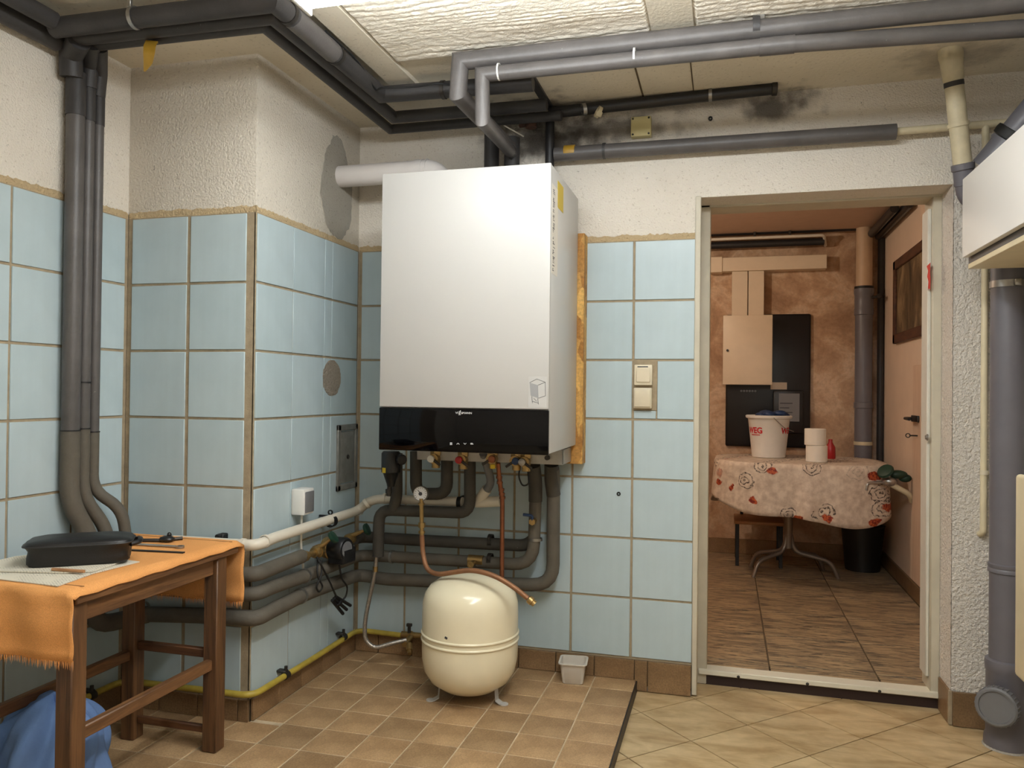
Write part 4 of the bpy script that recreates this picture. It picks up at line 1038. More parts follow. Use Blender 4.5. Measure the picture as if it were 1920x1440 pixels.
# gas pipe, yellow
yy_ = XC+0.045
t = top('gas_pipe', MB().tube([(XL+0.032, -1.30, 0.136), (XL+0.032, YD-0.032, 0.134), (-1.50, YD-0.032, 0.137), (XC+0.032, YD-0.032, 0.139), (XC+0.032, -0.42, 0.134), (XC+0.032, -0.032, 0.134), (-0.9344, -0.0320, 0.1299)], 0.0105, 0.05, 12), 'yellow_gas', 'yellow gas pipe running low around the chimney base', 'pipe')
for c, ax in (((-1.1293, -0.5851, 0.1368), (0, 1, 0)), ((-1.1293, -0.1589, 0.1410), (0, 1, 0)), ((-1.6359, -0.9186, 0.1327), (0, 1, 0))):
    wx = XC if c[0] > -1.3 else XL
    obj('clamp', MB().ring(c, ax, 0.0105, 0.022, 0.004, 16).box((wx, c[1]-0.012, c[2]+0.010), (c[0]+0.003, c[1]+0.012, c[2]+0.018), 0.002, 1).cyl((c[0], c[1], c[2]+0.012), (c[0], c[1], c[2]+0.032), 0.006, 10), 'steel_dark', t)
q = (-0.8762, -0.0700, 0.1359)
gc = thing('gas_cock', 'brass gas cock with steel fittings beside the white vessel at the baseboard', 'valve', (q[0], q[1], q[2]-0.03))
obj('body', MB().cyl((q[0]-0.05, -0.045, q[2]+0.004), (q[0]+0.055, -0.045, q[2]+0.004), 0.012, 12).cyl((q[0]-0.005, -0.045, q[2]), (q[0]-0.005, -0.12, q[2]-0.012), 0.012, 12).lathe([(0.016, 0), (0.016, 0.016)], (q[0]-0.02, -0.045, q[2]+0.004), (1, 0, 0), 6).lathe([(0.013, 0), (0.013, 0.03), (0.009, 0.03), (0.009, 0.045)], (q[0]+0.01, -0.11, q[2]-0.012), (0.3, -0.6, -0.5), 8), 'brass', gc)
obj('stem', MB().cyl((q[0]-0.015, -0.05, q[2]+0.01), (q[0]-0.015, -0.05, q[2]+0.045), 0.007, 10).obox((q[0]-0.015, -0.05, q[2]+0.045), (0.022, 0.014, 0.012), (0, 0, 0), 0.002), 'steel_dark', gc)

# ---- pump with gate valves, on the chimney side
pc = (-1.0313, -0.3245, 0.5399)
t = thing('circulation_pump', 'black circulation pump with brass body and green valve wheels, on the chimney side', 'pump', (XC+0.08, pc[1], pc[2]-0.06))
ax_y0, zA = (-1.1063, -0.5283, 0.5414)[1], 0.540
xa = XC+0.062
obj('brass_pipe', MB().tube([(XC+0.055, ax_y0-0.02, zA), (xa, ax_y0+0.03, zA), (xa, -0.12, zA+0.003)], 0.011, 0.02, 12)
    .lathe([(0.020, 0), (0.020, 0.018), (0.016, 0.02), (0.016, 0.03)], (xa, ax_y0-0.005, zA), (0, 1, 0), 8)
    .lathe([(0.018, 0), (0.022, 0.01), (0.022, 0.04), (0.018, 0.05)], (xa, ax_y0+0.07, zA), (0, 1, 0), 14)
    .lathe([(0.018, 0), (0.022, 0.01), (0.022, 0.04), (0.018, 0.05)], (xa, -0.20, zA), (0, 1, 0), 14), 'brass', t)
obj('volute', MB().lathe([(0.024, -0.02), (0.040, -0.012), (0.042, 0.012), (0.032, 0.022)], (xa+0.005, pc[1]-0.03, zA), (1, -0.15, 0), 20).lathe([(0.026, 0), (0.026, 0.02)], (xa, pc[1]-0.11, zA), (0, 1, 0), 8).lathe([(0.026, 0), (0.026, 0.02)], (xa, pc[1]+0.03, zA), (0, 1, 0), 8), 'brass', t)
mt = obj('motor', MB().lathe([(0.040, 0), (0.044, 0.006), (0.044, 0.060), (0.040, 0.066)], (xa+0.020, pc[1]-0.03, zA), (1, -0.15, 0), 24).obox((xa+0.055, pc[1]-0.02, zA-0.025), (0.07, 0.085, 0.06), (0, 0, -0.15), 0.008), 'black_plastic', t)
fd = Vector((1, -0.15, 0)).normalized()
obj('name_plate', MB().lathe([(0.030, 0), (0.030, 0.002)], Vector((xa+0.020, pc[1]-0.03, zA))+fd*0.066, fd, 24), 'grey_plastic', mt)
obj('badge', MB().obox((xa+0.052, pc[1]-0.066, zA-0.020), (0.026, 0.002, 0.020), (0, 0, -0.15), 0.001).lathe([(0.009, 0), (0.009, 0.002)], (xa+0.052, pc[1]-0.066, zA+0.006), (-0.15, -1, 0), 14), 'print_white', mt)
for (yv, tip) in ((ax_y0+0.095, (-1.0413, -0.4239, 0.5931)), (-0.175, (-1.0320, -0.1650, 0.5797))):
    b0 = Vector((xa, yv, zA+0.01)); b1_ = Vector(tip)
    vv = obj('gate_valve', MB().tube([b0, b0.lerp(b1_, 0.6), b1_], [0.011, 0.008, 0.004], 0, 10), 'brass', t)
    d = (b1_-b0).normalized()
    obj('hand_wheel', MB().lathe([(0.006, -0.006), (0.022, -0.005), (0.025, 0.0), (0.024, 0.008), (0.010, 0.010)], b1_, d, 12), 'green_plastic', vv)
# pump cables with plug bundle
top('pump_cable', MB().tube([(xa+0.06, pc[1]-0.05, zA-0.055), (-1.0413, -0.3533, 0.4269), (-1.0413, -0.3006, 0.3844), (-1.0513, -0.2931, 0.3452), (-1.0613, -0.3123, 0.3289), (-1.0613, -0.3467, 0.3498), (-1.0513, -0.4250, 0.4327), (-1.0513, -0.4976, 0.5161), (-1.0713, -0.4851, 0.5313)], 0.0036, 0.03, 8), 'rubber_black', 'black pump cable looping below the pump', 'cable')
top('pump_cable', MB().tube([(-1.0713, -0.4774, 0.5297), (-1.0563, -0.5101, 0.4709), (-1.0563, -0.4629, 0.4218), (-1.0613, -0.4842, 0.4035), (-1.0613, -0.5077, 0.4320), (-1.0513, -0.4810, 0.4686), (-1.0613, -0.4720, 0.5197)], 0.0034, 0.03, 8), 'rubber_black', 'second black cable tangled on the grey pipes beside the pump', 'cable')
pq, pq2 = (-1.0663, -0.3624, 0.3533), (-1.0663, -0.2579, 0.2837)
mb = MB(); dd = (Vector(pq2)-Vector(pq))
for k in (-1, 0, 1):
    o_ = Vector((0.004*k, 0.006*k, 0.006*k)); mb.tube([Vector(pq)+o_, Vector(pq)+dd*0.5+o_*1.6, Vector(pq2)+o_*2.2], 0.0065, 0, 8)
mb.ring(Vector(pq)+dd*0.35, dd, 0.008, 0.012, 0.006, 12)
top('cable_plug', mb, 'rubber_black', 'black plug bundle hanging below the pump in front of the tiles', 'plug')
# surface socket box with its cable
s0 = (-1.1063, -0.5200, 0.7774); s1 = (-1.1063, -0.4539, 0.6840)
t = thing('socket_box', 'grey-white surface socket with dark flap on the chimney side', 'socket', (XC, (s0[1]+s1[1])/2, s1[2]))
obj('housing', MB().box((XC+0.003, s0[1], s1[2]), (XC+0.056, s1[1]+0.004, s0[2]), 0.005, 2), 'white_plastic', t)
obj('flap', MB().box((XC+0.055, s0[1]+0.006, s1[2]+0.008), (XC+0.061, s1[1]-0.002, s0[2]-0.010), 0.003, 2), 'grey_plastic', t)
obj('cable', MB().tube([(XC+0.03, s0[1]+0.03, s1[2]), (XC+0.028, s0[1]+0.03, s1[2]-0.12), (XC+0.030, s0[1]+0.045, s1[2]-0.20), (XC+0.03, s0[1]+0.045, 0.50)], 0.0042, 0.04, 10), 'drain_white', t)

# plastic tub on the floor
q = (-0.205, -0.085)
t = thing('plastic_tub', 'small square translucent-white plastic tub on the brown floor tiles', 'container', (q[0], q[1], ZP))
def rsq(h, z, r, n=5):
    pts = []
    for (sx, sy, a0) in ((1, 1, 0), (-1, 1, 90), (-1, -1, 180), (1, -1, 270)):
        for k in range(n+1):
            a = math.radians(a0+90*k/n); pts.append((sx*(h-r)+r*math.cos(a), sy*(h-r)+r*math.sin(a), z))
    return pts
def tub():
    rings = [rsq(0.001, 0.001, 0.0005), rsq(0.036, 0.0, 0.012), rsq(0.039, 0.003, 0.012), rsq(0.048, 0.075, 0.014), rsq(0.054, 0.075, 0.016), rsq(0.054, 0.079, 0.016), rsq(0.047, 0.079, 0.014), rsq(0.037, 0.005, 0.012), rsq(0.001, 0.004, 0.0005)]
    mb = MB(); n = len(rings[0]); ro = Matrix.Rotation(0.10, 3, 'Z')
    for r_ in rings: mb.v += [tuple(ro @ Vector(v)+Vector((q[0], q[1], ZP))) for v in r_]
    for i in range(len(rings)-1):
        for k in range(n): mb.f.append((i*n+k, i*n+(k+1) % n, i*n+n+(k+1) % n, i*n+n+k))
    return mb
obj('tub', tub(), 'tub_plastic', t)

# ================================================================ TABLE WITH ORANGE CLOTH
TZ = 0.657
t = thing('side_table', 'small dark wooden table at the left wall, under the orange cloth', 'table', (-1.30, -1.22, ZP))
obj('table_top', MB().box((-1.50, -1.525, 0.625), (-1.112, -0.895, TZ-0.003), 0.003, 1), 'wood_rail', t)
LX, LY, lw = (-1.146, -1.440), (-0.962, -1.502), 0.0235
for x in LX:
    for y in LY:
        obj('leg', MB().box((x-lw, y-lw, ZP), (x+lw, y+lw, 0.626), 0.003, 1), 'wood_leg', t)
for x in LX:
    obj('apron', MB().box((x-0.010, LY[1]+lw, 0.575), (x+0.010, LY[0]-lw, 0.625), 0.002, 1), 'wood_rail', t)
    zr = 0.305
    obj('stretcher', MB().box((x-0.011, LY[1]+lw, zr-0.016), (x+0.011, LY[0]-lw, zr+0.016), 0.003, 1), 'wood_rail', t)
for y in LY:
    obj('apron', MB().box((LX[1]+lw, y-0.010, 0.575), (LX[0]-lw, y+0.010, 0.625), 0.002, 1), 'wood_railx', t)
obj('stretcher', MB().box((LX[1]+lw, LY[0]-0.010, 0.318), (LX[0]-lw, LY[0]+0.010, 0.345), 0.003, 1), 'wood_railx', t)
obj('stretcher', MB().box((LX[1]+lw, LY[0]-0.008, 0.09), (LX[0]-lw, LY[0]+0.008, 0.112), 0.003, 1), 'wood_railx', t)
# cloth: flat on top, hanging over both ends
zn, zf_ = (-1.1374, -1.5450, 0.5001)[2], (-1.1615, -0.8750, 0.4680)[2]
CX0, CX1, CY0, CY1 = -1.535, -1.106, -1.532, -0.886
prof = []
for k in range(9): prof.append((CY0-0.012+0.003*math.sin(k*1.1), zn+(TZ-0.012-zn)*k/8))
prof += [(CY0-0.004, TZ+0.001), (CY0+0.01, TZ+0.004)]
for k in range(1, 20): prof.append((CY0+(CY1-CY0)*k/20, TZ+0.004))
prof += [(CY1-0.01, TZ+0.004), (CY1+0.004, TZ+0.001)]
for k in range(9): prof.append((CY1+0.012+0.003*math.sin(k*1.3), TZ-0.012-(TZ-0.012-zf_)*k/8))
def cl(u, v):
    i = min(len(prof)-1, int(round(v*(len(prof)-1)))); y, z = prof[i]
    x = CX0+u*(CX1-CX0)
    hang = 1.0 if (i < 9 or i > len(prof)-10) else 0.0
    if hang: y += 0.006*math.sin(u*17+i*0.2)*(1-0.5*abs(0.5-u))*(1 if i > 9 else -1)
    if u > 0.97 and not hang: z -= 0.006
    if u > 0.999 and not hang: z -= 0.010+0.002*math.sin(i*1.7)
    if not hang: z += 0.0009*noise.noise((x*14, y*14, 0))
    return (x, y, z)
c = top('tablecloth', MB().grid(36, len(prof)-1, cl), 'cloth_orange', 'orange woven tablecloth with fringed ends draped over the small table', 'tablecloth', sharp=80)
sm = c.modifiers.new('thickness', 'SOLIDIFY'); sm.thickness = 0.002; sm.offset = 1.0
mb = MB(); rr = random.Random(5)
for (yb, zb, s) in ((CY0-0.012, zn, -1), (CY1+0.013, zf_, 1)):
    for k in range(170):
        x = CX0+(CX1-CX0)*(k+0.5)/170+rr.uniform(-0.001, 0.001); L = 0.014+rr.random()*0.012
        yo = yb+s*0.006*math.sin((x-CX0)/(CX1-CX0)*17+(0 if s < 0 else 7)); dx = rr.uniform(-0.003, 0.003)
        mb.add([(x-0.0012, yo, zb+0.002), (x+0.0012, yo, zb+0.002), (x+dx+0.0005, yo+s*rr.uniform(-0.003, 0.003), zb-L), (x, yo-0.0015, zb+0.002)], [(0, 1, 2), (1, 3, 2), (3, 0, 2)])
fr = obj('fringe', mb, 'cloth_orange', c, flat=True); fr['kind'] = 'stuff'
for yv in (CY1-0.035, CY0+0.035):
    obj('stitched_line', MB().tube([(CX0+0.01, yv, TZ+0.0065), (CX1-0.012, yv, TZ+0.0065)], 0.0010, 0, 5), 'copper_old', c)

# newspapers
zp_ = TZ+0.0072
for k, (pts, lab) in enumerate((([(-1.4609, -1.5050, 0.6645), (-1.6242, -1.3374, 0.6645), (-1.4652, -1.2099, 0.6645), (-1.1774, -1.2463, 0.6645), (-1.1904, -1.3930, 0.6645), (-1.1702, -1.5221, 0.6645)], 'lower newspaper sheet lying on the orange cloth under the black bag'),
                                ([(-1.5426, -1.4368, 0.6680), (-1.6331, -1.3140, 0.6680), (-1.4656, -1.2280, 0.6680), (-1.2114, -1.2605, 0.6680), (-1.1959, -1.3924, 0.6680), (-1.2515, -1.4227, 0.6680), (-1.4392, -1.4658, 0.6680)], 'folded newspaper lying on top of the other, directly under the black bag'))):
    pp = [(max(p[0], CX0+0.01), p[1], zp_+0.0035*k) for p in pts]
    top('newspaper', MB().prism(pp, (0, 0, 0.0022+0.0008*k)), 'newsprint', lab, 'newspaper', 'newspapers on the table', flat=True)
q0, q1 = (-1.2910, -1.4197, 0.6712), (-1.1983, -1.4138, 0.6712)
pz = zp_+0.0105
top('pencil', MB().tube([(q0[0], q0[1], pz), (q1[0], q1[1], pz)], 0.0042, 0, 8), 'wood_seat', 'short brown pencil lying on the newspaper in front of the black bag', 'pencil')

# black zip bag
BZ = zp_+0.0066
f0, f1 = Vector((-1.3712, -1.4326, 0.6710)), Vector((-1.1761, -1.2908, 0.6710))
bd = (f1-f0); bl_ = bd.length; bd.normalize(); bnv = Vector((-bd.y, bd.x, 0)); dep = 0.135
bcn = (f0+f1)/2+bnv*dep/2; bcn.z = BZ
t = thing('tool_pouch', 'black zipped pouch bag lying on the newspapers on the table', 'bag', tuple(bcn))
def bag_ring(hx, hy, z, p=4.0, n=48, wob=0.0):
    out = []
    for i in range(n):
        a = 2*PI*i/n; ca, sa = math.cos(a), math.sin(a)
        r = (abs(ca)**p+abs(sa)**p)**(-1/p)
        w_ = 1+wob*noise.noise((ca*3, sa*3, z*60))
        q = bcn+bd*(hx*r*ca*w_)+bnv*(hy*r*sa*w_); out.append((q.x, q.y, z))
    return out
hx, hy = bl_/2, dep/2
H = 0.066
layers = [(0.60, 0.6, 0.001, 0), (0.94, 0.90, 0.0, 0.02), (1.0, 0.99, 0.008, 0.03), (0.985, 0.96, 0.022, 0.06), (0.99, 0.97, 0.040, 0.06), (1.04, 1.04, 0.052, 0.02)]
def loft(lay, cap=True):
    mb = MB(); n = 48
    for (a, b, h, wb_) in lay:
        mb.v += bag_ring(hx*a, hy*b, BZ+h, 6.0, n, wb_)
    for i in range(len(lay)-1):
        for k in range(n): mb.f.append((i*n+k, i*n+(k+1) % n, i*n+n+(k+1) % n, i*n+n+k))
    mb.f.append(tuple(range(n))[::-1]); mb.f.append(tuple((len(lay)-1)*n+k for k in range(n)))
    return mb
obj('body', loft(layers), 'bag_black', t, sharp=60)
obj('lid', loft([(1.05, 1.05, 0.0525, 0.01), (1.055, 1.06, 0.056, 0.01), (1.0, 1.0, 0.062, 0.02), (0.8, 0.8, 0.067, 0.02), (0.45, 0.45, 0.071, 0.02), (0.1, 0.1, 0.072, 0)]), 'bag_black', t, sharp=60)
pr_ = [Vector(v) for v in bag_ring(hx*1.062, hy*1.07, BZ+0.0535, 6.0, 48, 0.01)]
obj('zip_piping', MB().tube(pr_+[pr_[0]], 0.0024, 0, 6, caps=False), 'zip_black', t)
he = bcn+bd*(hx*1.02)
obj('handle', MB().tube([he+bnv*0.03+Vector((0, 0, 0.045)), he+bd*0.020+bnv*0.02+Vector((0, 0, 0.05)), he+bd*0.022-bnv*0.02+Vector((0, 0, 0.048)), he-bnv*0.035+Vector((0, 0, 0.045))], 0.007, 0.012, 8), 'bag_black', t)

# tools on the cloth
tz = TZ+0.0062
q0, q1 = (-1.3202, -1.1275, 0.6640), (-1.1454, -1.1085, 0.6640)
top('flat_file', MB().obox(((q0[0]+q1[0])/2, (q0[1]+q1[1])/2, tz+0.002), (Vector(q1)-Vector(q0)).length and ((Vector(q1)-Vector(q0)).length, 0.012, 0.004), (0, 0, math.atan2(q1[1]-q0[1], q1[0]-q0[0])), 0.001), 'steel_dark', 'dark flat steel strip, frontmost tool on the orange cloth', 'tool')
q0, q1 = (-1.3736, -1.0628, 0.6640), (-1.2141, -1.0513, 0.6640)
dv = (Vector(q1)-Vector(q0)).normalized()
mb = MB().tube([(q0[0], q0[1], tz+0.004), (q1[0], q1[1], tz+0.004)], 0.0038, 0, 8).ring((q1[0]+dv.x*0.010, q1[1]+dv.y*0.010, tz+0.004), (0, 0, 1), 0.007, 0.006, 0.005, 18)
top('ring_spanner', mb, 'steel', 'steel ring spanner, middle of the tools on the orange cloth', 'tool')
q0, q1, q2 = (-1.4152, -1.0245, 0.6640), (-1.3219, -0.9930, 0.6640), (-1.2810, -0.9428, 0.6640)
t = thing('pipe_wrench', 'dark wrench with black jaw, rear of the tools on the orange cloth', 'tool', (q1[0], q1[1], tz))
obj('handle', MB().tube([(q0[0], q0[1], tz+0.0055), (q1[0], q1[1], tz+0.0055), (q2[0], q2[1], tz+0.0055)], 0.0055, 0, 8), 'steel_dark', t)
jq = (-1.3023, -0.9863, 0.6640)
obj('jaw', MB().sphere((jq[0], jq[1], tz+0.010), 0.020, (1.2, 1.0, 0.5), 12, 8).sphere((jq[0]+0.004, jq[1]+0.005, tz+0.021), 0.007, (1, 1, 1.3), 10, 6), 'black_plastic', t)

# blue bag under the table
def blue(u, v):
    a = 2*PI*u; z = v
    fold = 0.022*math.sin(5*a+3*v)+0.014*math.sin(11*a-5*v)+0.02*noise.noise((math.cos(a)*2, math.sin(a)*2, v*3))
    r = (0.155+fold)*math.sqrt(max(0.0, 1-max(0, (v-0.35)/0.65)**2.2))*(0.92+0.25*v*(1-v))
    lean = 0.03*v
    return (-1.395+r*math.cos(a)+lean, -1.335+r*0.85*math.sin(a), ZP+0.275*v+0.012*math.sin(3*a)*v)
mb = MB().grid(96, 28, blue)
top('cloth_bundle', mb, 'blue_cloth', 'crumpled blue cloth bundle on the floor under the table', 'cloth', sharp=70)

# ================================================================ RIGHT EDGE OF THE ROOM
t = thing('wall_cabinet', 'white wall cabinet at the upper right edge, beyond the doorway', 'cabinet', (1.25, -0.7, 1.55))
k1, k2 = (1.0650, -0.2528, 1.8328), (1.0650, -0.2807, 1.5815)
obj('door', MB().box((1.065, -1.15, k2[2]-0.005), (1.083, k1[1], k1[2]-0.006), 0.001, 1), 'cabinet_white', t)
k3 = (1.0880, -0.2404, 1.5468)
obj('carcass', MB().box((1.0875, -1.14, k3[2]+0.012), (XR-0.001, k3[1]+0.004, k1[2]-0.010), 0.001, 1), 'grey_plastic', t)
obj('bottom_shelf', MB().box((1.0865, -1.145, k3[2]-0.004), (XR-0.001, k3[1]+0.004, k3[2]+0.012), 0.001, 1), 'cream_paint', t)
# soil stack
sx, sy = (1.2308, -0.1350, 1.0397)[0], -0.135
t = thing('soil_stack', 'grey plastic drain stack with round cleanout cap at the right edge', 'drain pipe', (sx, sy, 0))
obj('pipe', MB().cyl((sx, sy, 0.26), (sx, sy, 2.0), 0.050, 32), 'grey_pvc', t, sharp=60)
zc_ = (1.2040, -0.1850, 0.5801)[2]; zc2 = (1.2130, -0.1850, 0.2610)[2]
obj('collar', MB().lathe([(0.050, -0.016), (0.0545, -0.013), (0.0545, -0.004), (0.052, 0), (0.0545, 0.004), (0.0545, 0.013), (0.050, 0.016)], (sx, sy, zc_), (0, 0, 1), 32), 'grey_pvc', t)
obj('cleanout_tee', MB().lathe([(0.0505, 0.30), (0.060, 0.296), (0.062, 0.285), (0.060, 0.262), (0.058, 0.258), (0.058, 0.06), (0.062, 0.05), (0.064, 0.035), (0.064, 0.012), (0.060, 0.0)], (sx, sy, zc2-0.275), (0, 0, 1), 36), 'grey_pvc', t)
cq = Vector((1.1760, -0.2250, 0.1566)); cdir = Vector((-0.50, -0.86, 0.06)).normalized()
obj('cleanout_branch', MB().cyl((sx, sy, cq.z-0.004), tuple(cq-cdir*0.018), 0.050, 28), 'grey_pvc', t)
cap = MB().lathe([(0.052, -0.030), (0.060, -0.028), (0.060, 0.004), (0.055, 0.008), (0.049, 0.008), (0.048, 0.003), (0.001, 0.003)], cq, cdir, 36)
ce1 = cdir.cross(Vector((0, 0, 1))).normalized(); ce2 = ce1.cross(cdir)
for i in range(28):
    a = 2*PI*i/28; d = ce1*math.cos(a)+ce2*math.sin(a)
    cap.tube([cq+d*0.0605-cdir*0.026, cq+d*0.0605+cdir*0.001], 0.0024, 0, 5)
obj('screw_cap', cap, 'grey_plastic', t)
zs_ = (1.1997, -0.1850, 1.5039)[2]
obj('pipe_clamp', MB().ring((sx, sy, zs_), (0, 0, 1), 0.050, 0.022, 0.003, 32).obox((sx+0.01, sy-0.058, zs_), (0.02, 0.014, 0.022), (0, 0, 0), 0.003), 'steel', t)
obj('foot_ring', MB().lathe([(0.055, 0), (0.068, 0.001), (0.060, 0.012), (0.055, 0.014)], (sx, sy, 0.0), (0, 0, 1), 32), 'cement', t)
# sloping vent pipe from the ceiling
a_, b_ = Vector((1.0357, -0.2272, 2.2350)), Vector((1.0933, -0.1500, 1.8850)); vd = (b_-a_).normalized(); VL = (b_-a_).length
t = thing('vent_pipe', 'off-white sloping vent pipe from the ceiling with grey coupling, above the doorway', 'pipe', tuple(b_))
obj('pipe', MB().cyl(a_+vd*0.02, b_, 0.0285, 24), 'cream_pipe', t, sharp=60)
obj('ceiling_socket', MB().lathe([(0.036, -0.03), (0.037, 0.0), (0.034, 0.015), (0.031, 0.075), (0.0285, 0.078)], a_, vd, 24), 'cream_pipe', t)
obj('dark_band', MB().ring(a_+vd*0.088, vd, 0.0285, 0.016, 0.001, 24), 'foam_dark', t)
obj('coupling', MB().ring(a_+vd*(VL*0.60), vd, 0.0285, 0.012, 0.004, 24), 'cream_pipe', t)
obj('coupling', MB().lathe([(0.029, -0.020), (0.035, -0.018), (0.035, 0.0), (0.031, 0.004), (0.031, 0.05), (0.029, 0.052)], b_, vd, 24), 'grey_pvc', t)
obj('elbow', MB().tube([b_+vd*0.03, b_+vd*0.09, (sx-0.02, sy, b_.z-0.17)], 0.029, 0.05, 20), 'grey_pvc', t)
g0, g1_ = Vector((1.1777, -0.1600, 1.9082)), Vector((1.2538, -0.2200, 2.0125))
gd = (g1_-g0).normalized()
t = thing('branch_pipe', 'grey branch pipe with black seal ring behind the top of the wall cabinet', 'pipe', tuple(g0))
obj('pipe', MB().cyl(g0-gd*0.03, g1_+gd*0.06, 0.048, 28), 'grey_pvc', t, sharp=60)
obj('seal_ring', MB().lathe([(0.048, -0.02), (0.058, -0.016), (0.060, 0.0), (0.058, 0.012), (0.048, 0.014)], g0.lerp(g1_, 0.62), gd, 28), 'rubber_black', t)
# cream pipe on the stucco
q0, q1 = (1.1927, -0.0250, 1.6173), (1.1925, -0.0250, 0.6713)
t = top('cream_pipe', MB().tube([(q0[0], -0.028, 2.0), (q1[0], -0.028, q1[2]), (q1[0]-0.004, 0.012, q1[2]-0.008)], 0.0105, 0.02, 14), 'cream_paint', 'thin cream painted pipe on the stucco right of the doorway, ending in the wall', 'pipe')
q = (1.1939, -0.0280, 0.8785)
obj('clamp', MB().ring((q[0], -0.028, q[2]), (0, 0, 1), 0.0105, 0.016, 0.003, 16).cyl((q[0]+0.012, -0.034, q[2]), (q[0]+0.028, -0.034, q[2]), 0.005, 10), 'ivory', t)
# cream radiator panel
k1, k2 = (1.1000, -0.6202, 0.9295), (1.1000, -0.6239, 0.3873)
t = thing('panel_radiator', 'cream enamelled radiator panel cut off by the right edge', 'radiator', (1.2, -0.9, k2[2]))
obj('front_panel', MB().box((1.10, -1.30, k2[2]), (1.122, k1[1], k1[2]), 0.014, 4), 'cream_paint', t)
obj('rear_panel', MB().box((1.20, -1.28, k2[2]+0.02), (1.22, k1[1]-0.05, k1[2]-0.02), 0.008, 2), 'cream_paint', t)
for yv in (-0.80, -1.15):
    obj('bracket', MB().box((1.122, yv-0.01, k1[2]-0.10), (XR, yv+0.01, k1[2]-0.06)), 'cream_paint', t)

# ================================================================ THE NEXT ROOM
lb = thing('ceiling_bulb', 'bare warm light bulb on the next room ceiling, out of view left of the doorway', 'lamp', (-0.42, 1.05, ZNC))
obj('holder', MB().lathe([(0.03, 0), (0.03, -0.02), (0.02, -0.03), (0.02, -0.07)], (-0.42, 1.05, ZNC), (0, 0, 1), 18), 'black_plastic', lb)
obj('bulb', MB().sphere((-0.42, 1.05, ZNC-0.11), 0.035, (1, 1, 1.2)), 'bulb_light', lb)

# oval table with flowered cloth
TX, TY, TW, TD, TTZ = 0.76, 1.93, 0.47, 0.36, 0.745
t = thing('pedestal_table', 'round-cornered pedestal table under the flowered cloth in the next room', 'table', (TX, TY, ZN))
def sup(a, hx, hy, p=3.2):
    ca, sa = math.cos(a), math.sin(a); r = (abs(ca)**p+abs(sa)**p)**(-1/p); return (hx*r*ca, hy*r*sa)
obj('table_top', MB().prism([(TX+sup(2*PI*i/48, TW, TD)[0], TY+sup(2*PI*i/48, TW, TD)[1], TTZ-0.024) for i in range(48)], (0, 0, 0.022)), 'wood_seat', t)
px_, py_ = (0.7120, 1.9300, 0.2436)[0], 1.93
obj('column', MB().cyl((px_, py_, 0.22), (px_, py_, TTZ-0.02), 0.024, 18), 'steel_tube', t)
for (fx_, fy_) in ((0.5081, 1.7985, 0.0580)[:2], (0.9917, 1.9281, 0.0580)[:2], (0.93, 2.12), (0.50, 2.08)):
    dx, dy = fx_-px_, fy_-py_
    obj('foot', MB().tube([(px_+dx*0.05, py_+dy*0.05, 0.30), (px_+dx*0.12, py_+dy*0.12, 0.20), (px_+dx*0.85, py_+dy*0.85, 0.155), (fx_, fy_, ZN)], 0.0125, 0.09, 12), 'steel_tube', t)
def fcloth(u, v):
    a = 2*PI*u
    if v <= 0.5:
        k = v/0.5; x, y = sup(a, TW*k+0.002, TD*k+0.002); return (TX+x, TY+y, TTZ+0.004)
    s = (v-0.5)/0.5
    x, y = sup(a, TW, TD); L = math.hypot(x, y)
    drop = 0.270-0.050*math.sin(2*a+0.9)+0.02*math.sin(5*a)
    wave = 0.5+0.5*math.sin(9*a+0.6)
    fold = 0.9*math.exp(-((a-(-1.52+2*PI))/0.10)**2)
    out = 0.010+s*(0.022*wave+0.045*fold)
    return (TX+x*(1+out/L), TY+y*(1+out/L), TTZ+0.004-0.006*min(1, s*8)-drop*s)
c = top('flowered_tablecloth', MB().grid(160, 24, fcloth), 'cloth_floral', 'flowered oilcloth hanging over the pedestal table in the next room', 'tablecloth', sharp=80)
sm = c.modifiers.new('thickness', 'SOLIDIFY'); sm.thickness = 0.0015; sm.offset = 1.0
TS = TTZ+0.0058
# bucket
bqx, bqy = (0.6009, 2.0300, 0.7512)[0], 2.03
t = thing('bucket', 'white plastic bucket with red lettering on the flowered table', 'bucket', (bqx, bqy, TS))
bh = 0.258
obj('pail', MB().lathe([(0.001, 0.004), (0.092, 0.0), (0.098, 0.004), (0.122, bh-0.025), (0.124, bh-0.022), (0.136, bh-0.016), (0.138, bh-0.004), (0.132, bh), (0.124, bh-0.002), (0.095, 0.010), (0.001, 0.010)], (bqx, bqy, TS), (0, 0, 1), 40), 'white_plastic', t)
def pail_text(body, size, az, z, mat):
    vs, fs = text_mb(body, size, 0.0003, size*0.03); mb = MB()
    for v in vs:
        zz = z+v[1]; r = 0.098+0.0243*(zz/(bh-0.025))+0.0012+v[2]; a = az+v[0]/r
        mb.v.append((bqx+r*math.cos(a), bqy+r*math.sin(a), TS+zz))
    mb.f = list(fs); return obj('lettering', mb, mat, t, flat=True)
vw = math.atan2(-3.02-bqy, 0.343-bqx)
pail_text('WEG', 0.050, vw-0.80, 0.150, 'print_red')
pail_text('WEG', 0.050, vw+1.16, 0.150, 'print_red')
mb = MB()
for k in range(9):
    az = vw-1.02+0.065*k; r_ = 0.1128
    mb.obox((bqx+r_*math.cos(az), bqy+r_*math.sin(az), TS+0.139), (0.0012, 0.0052, 0.006), (0, 0, az))
obj('small_print', mb, 'print_red', t)['kind'] = 'stuff'
hp0 = vw+0.35
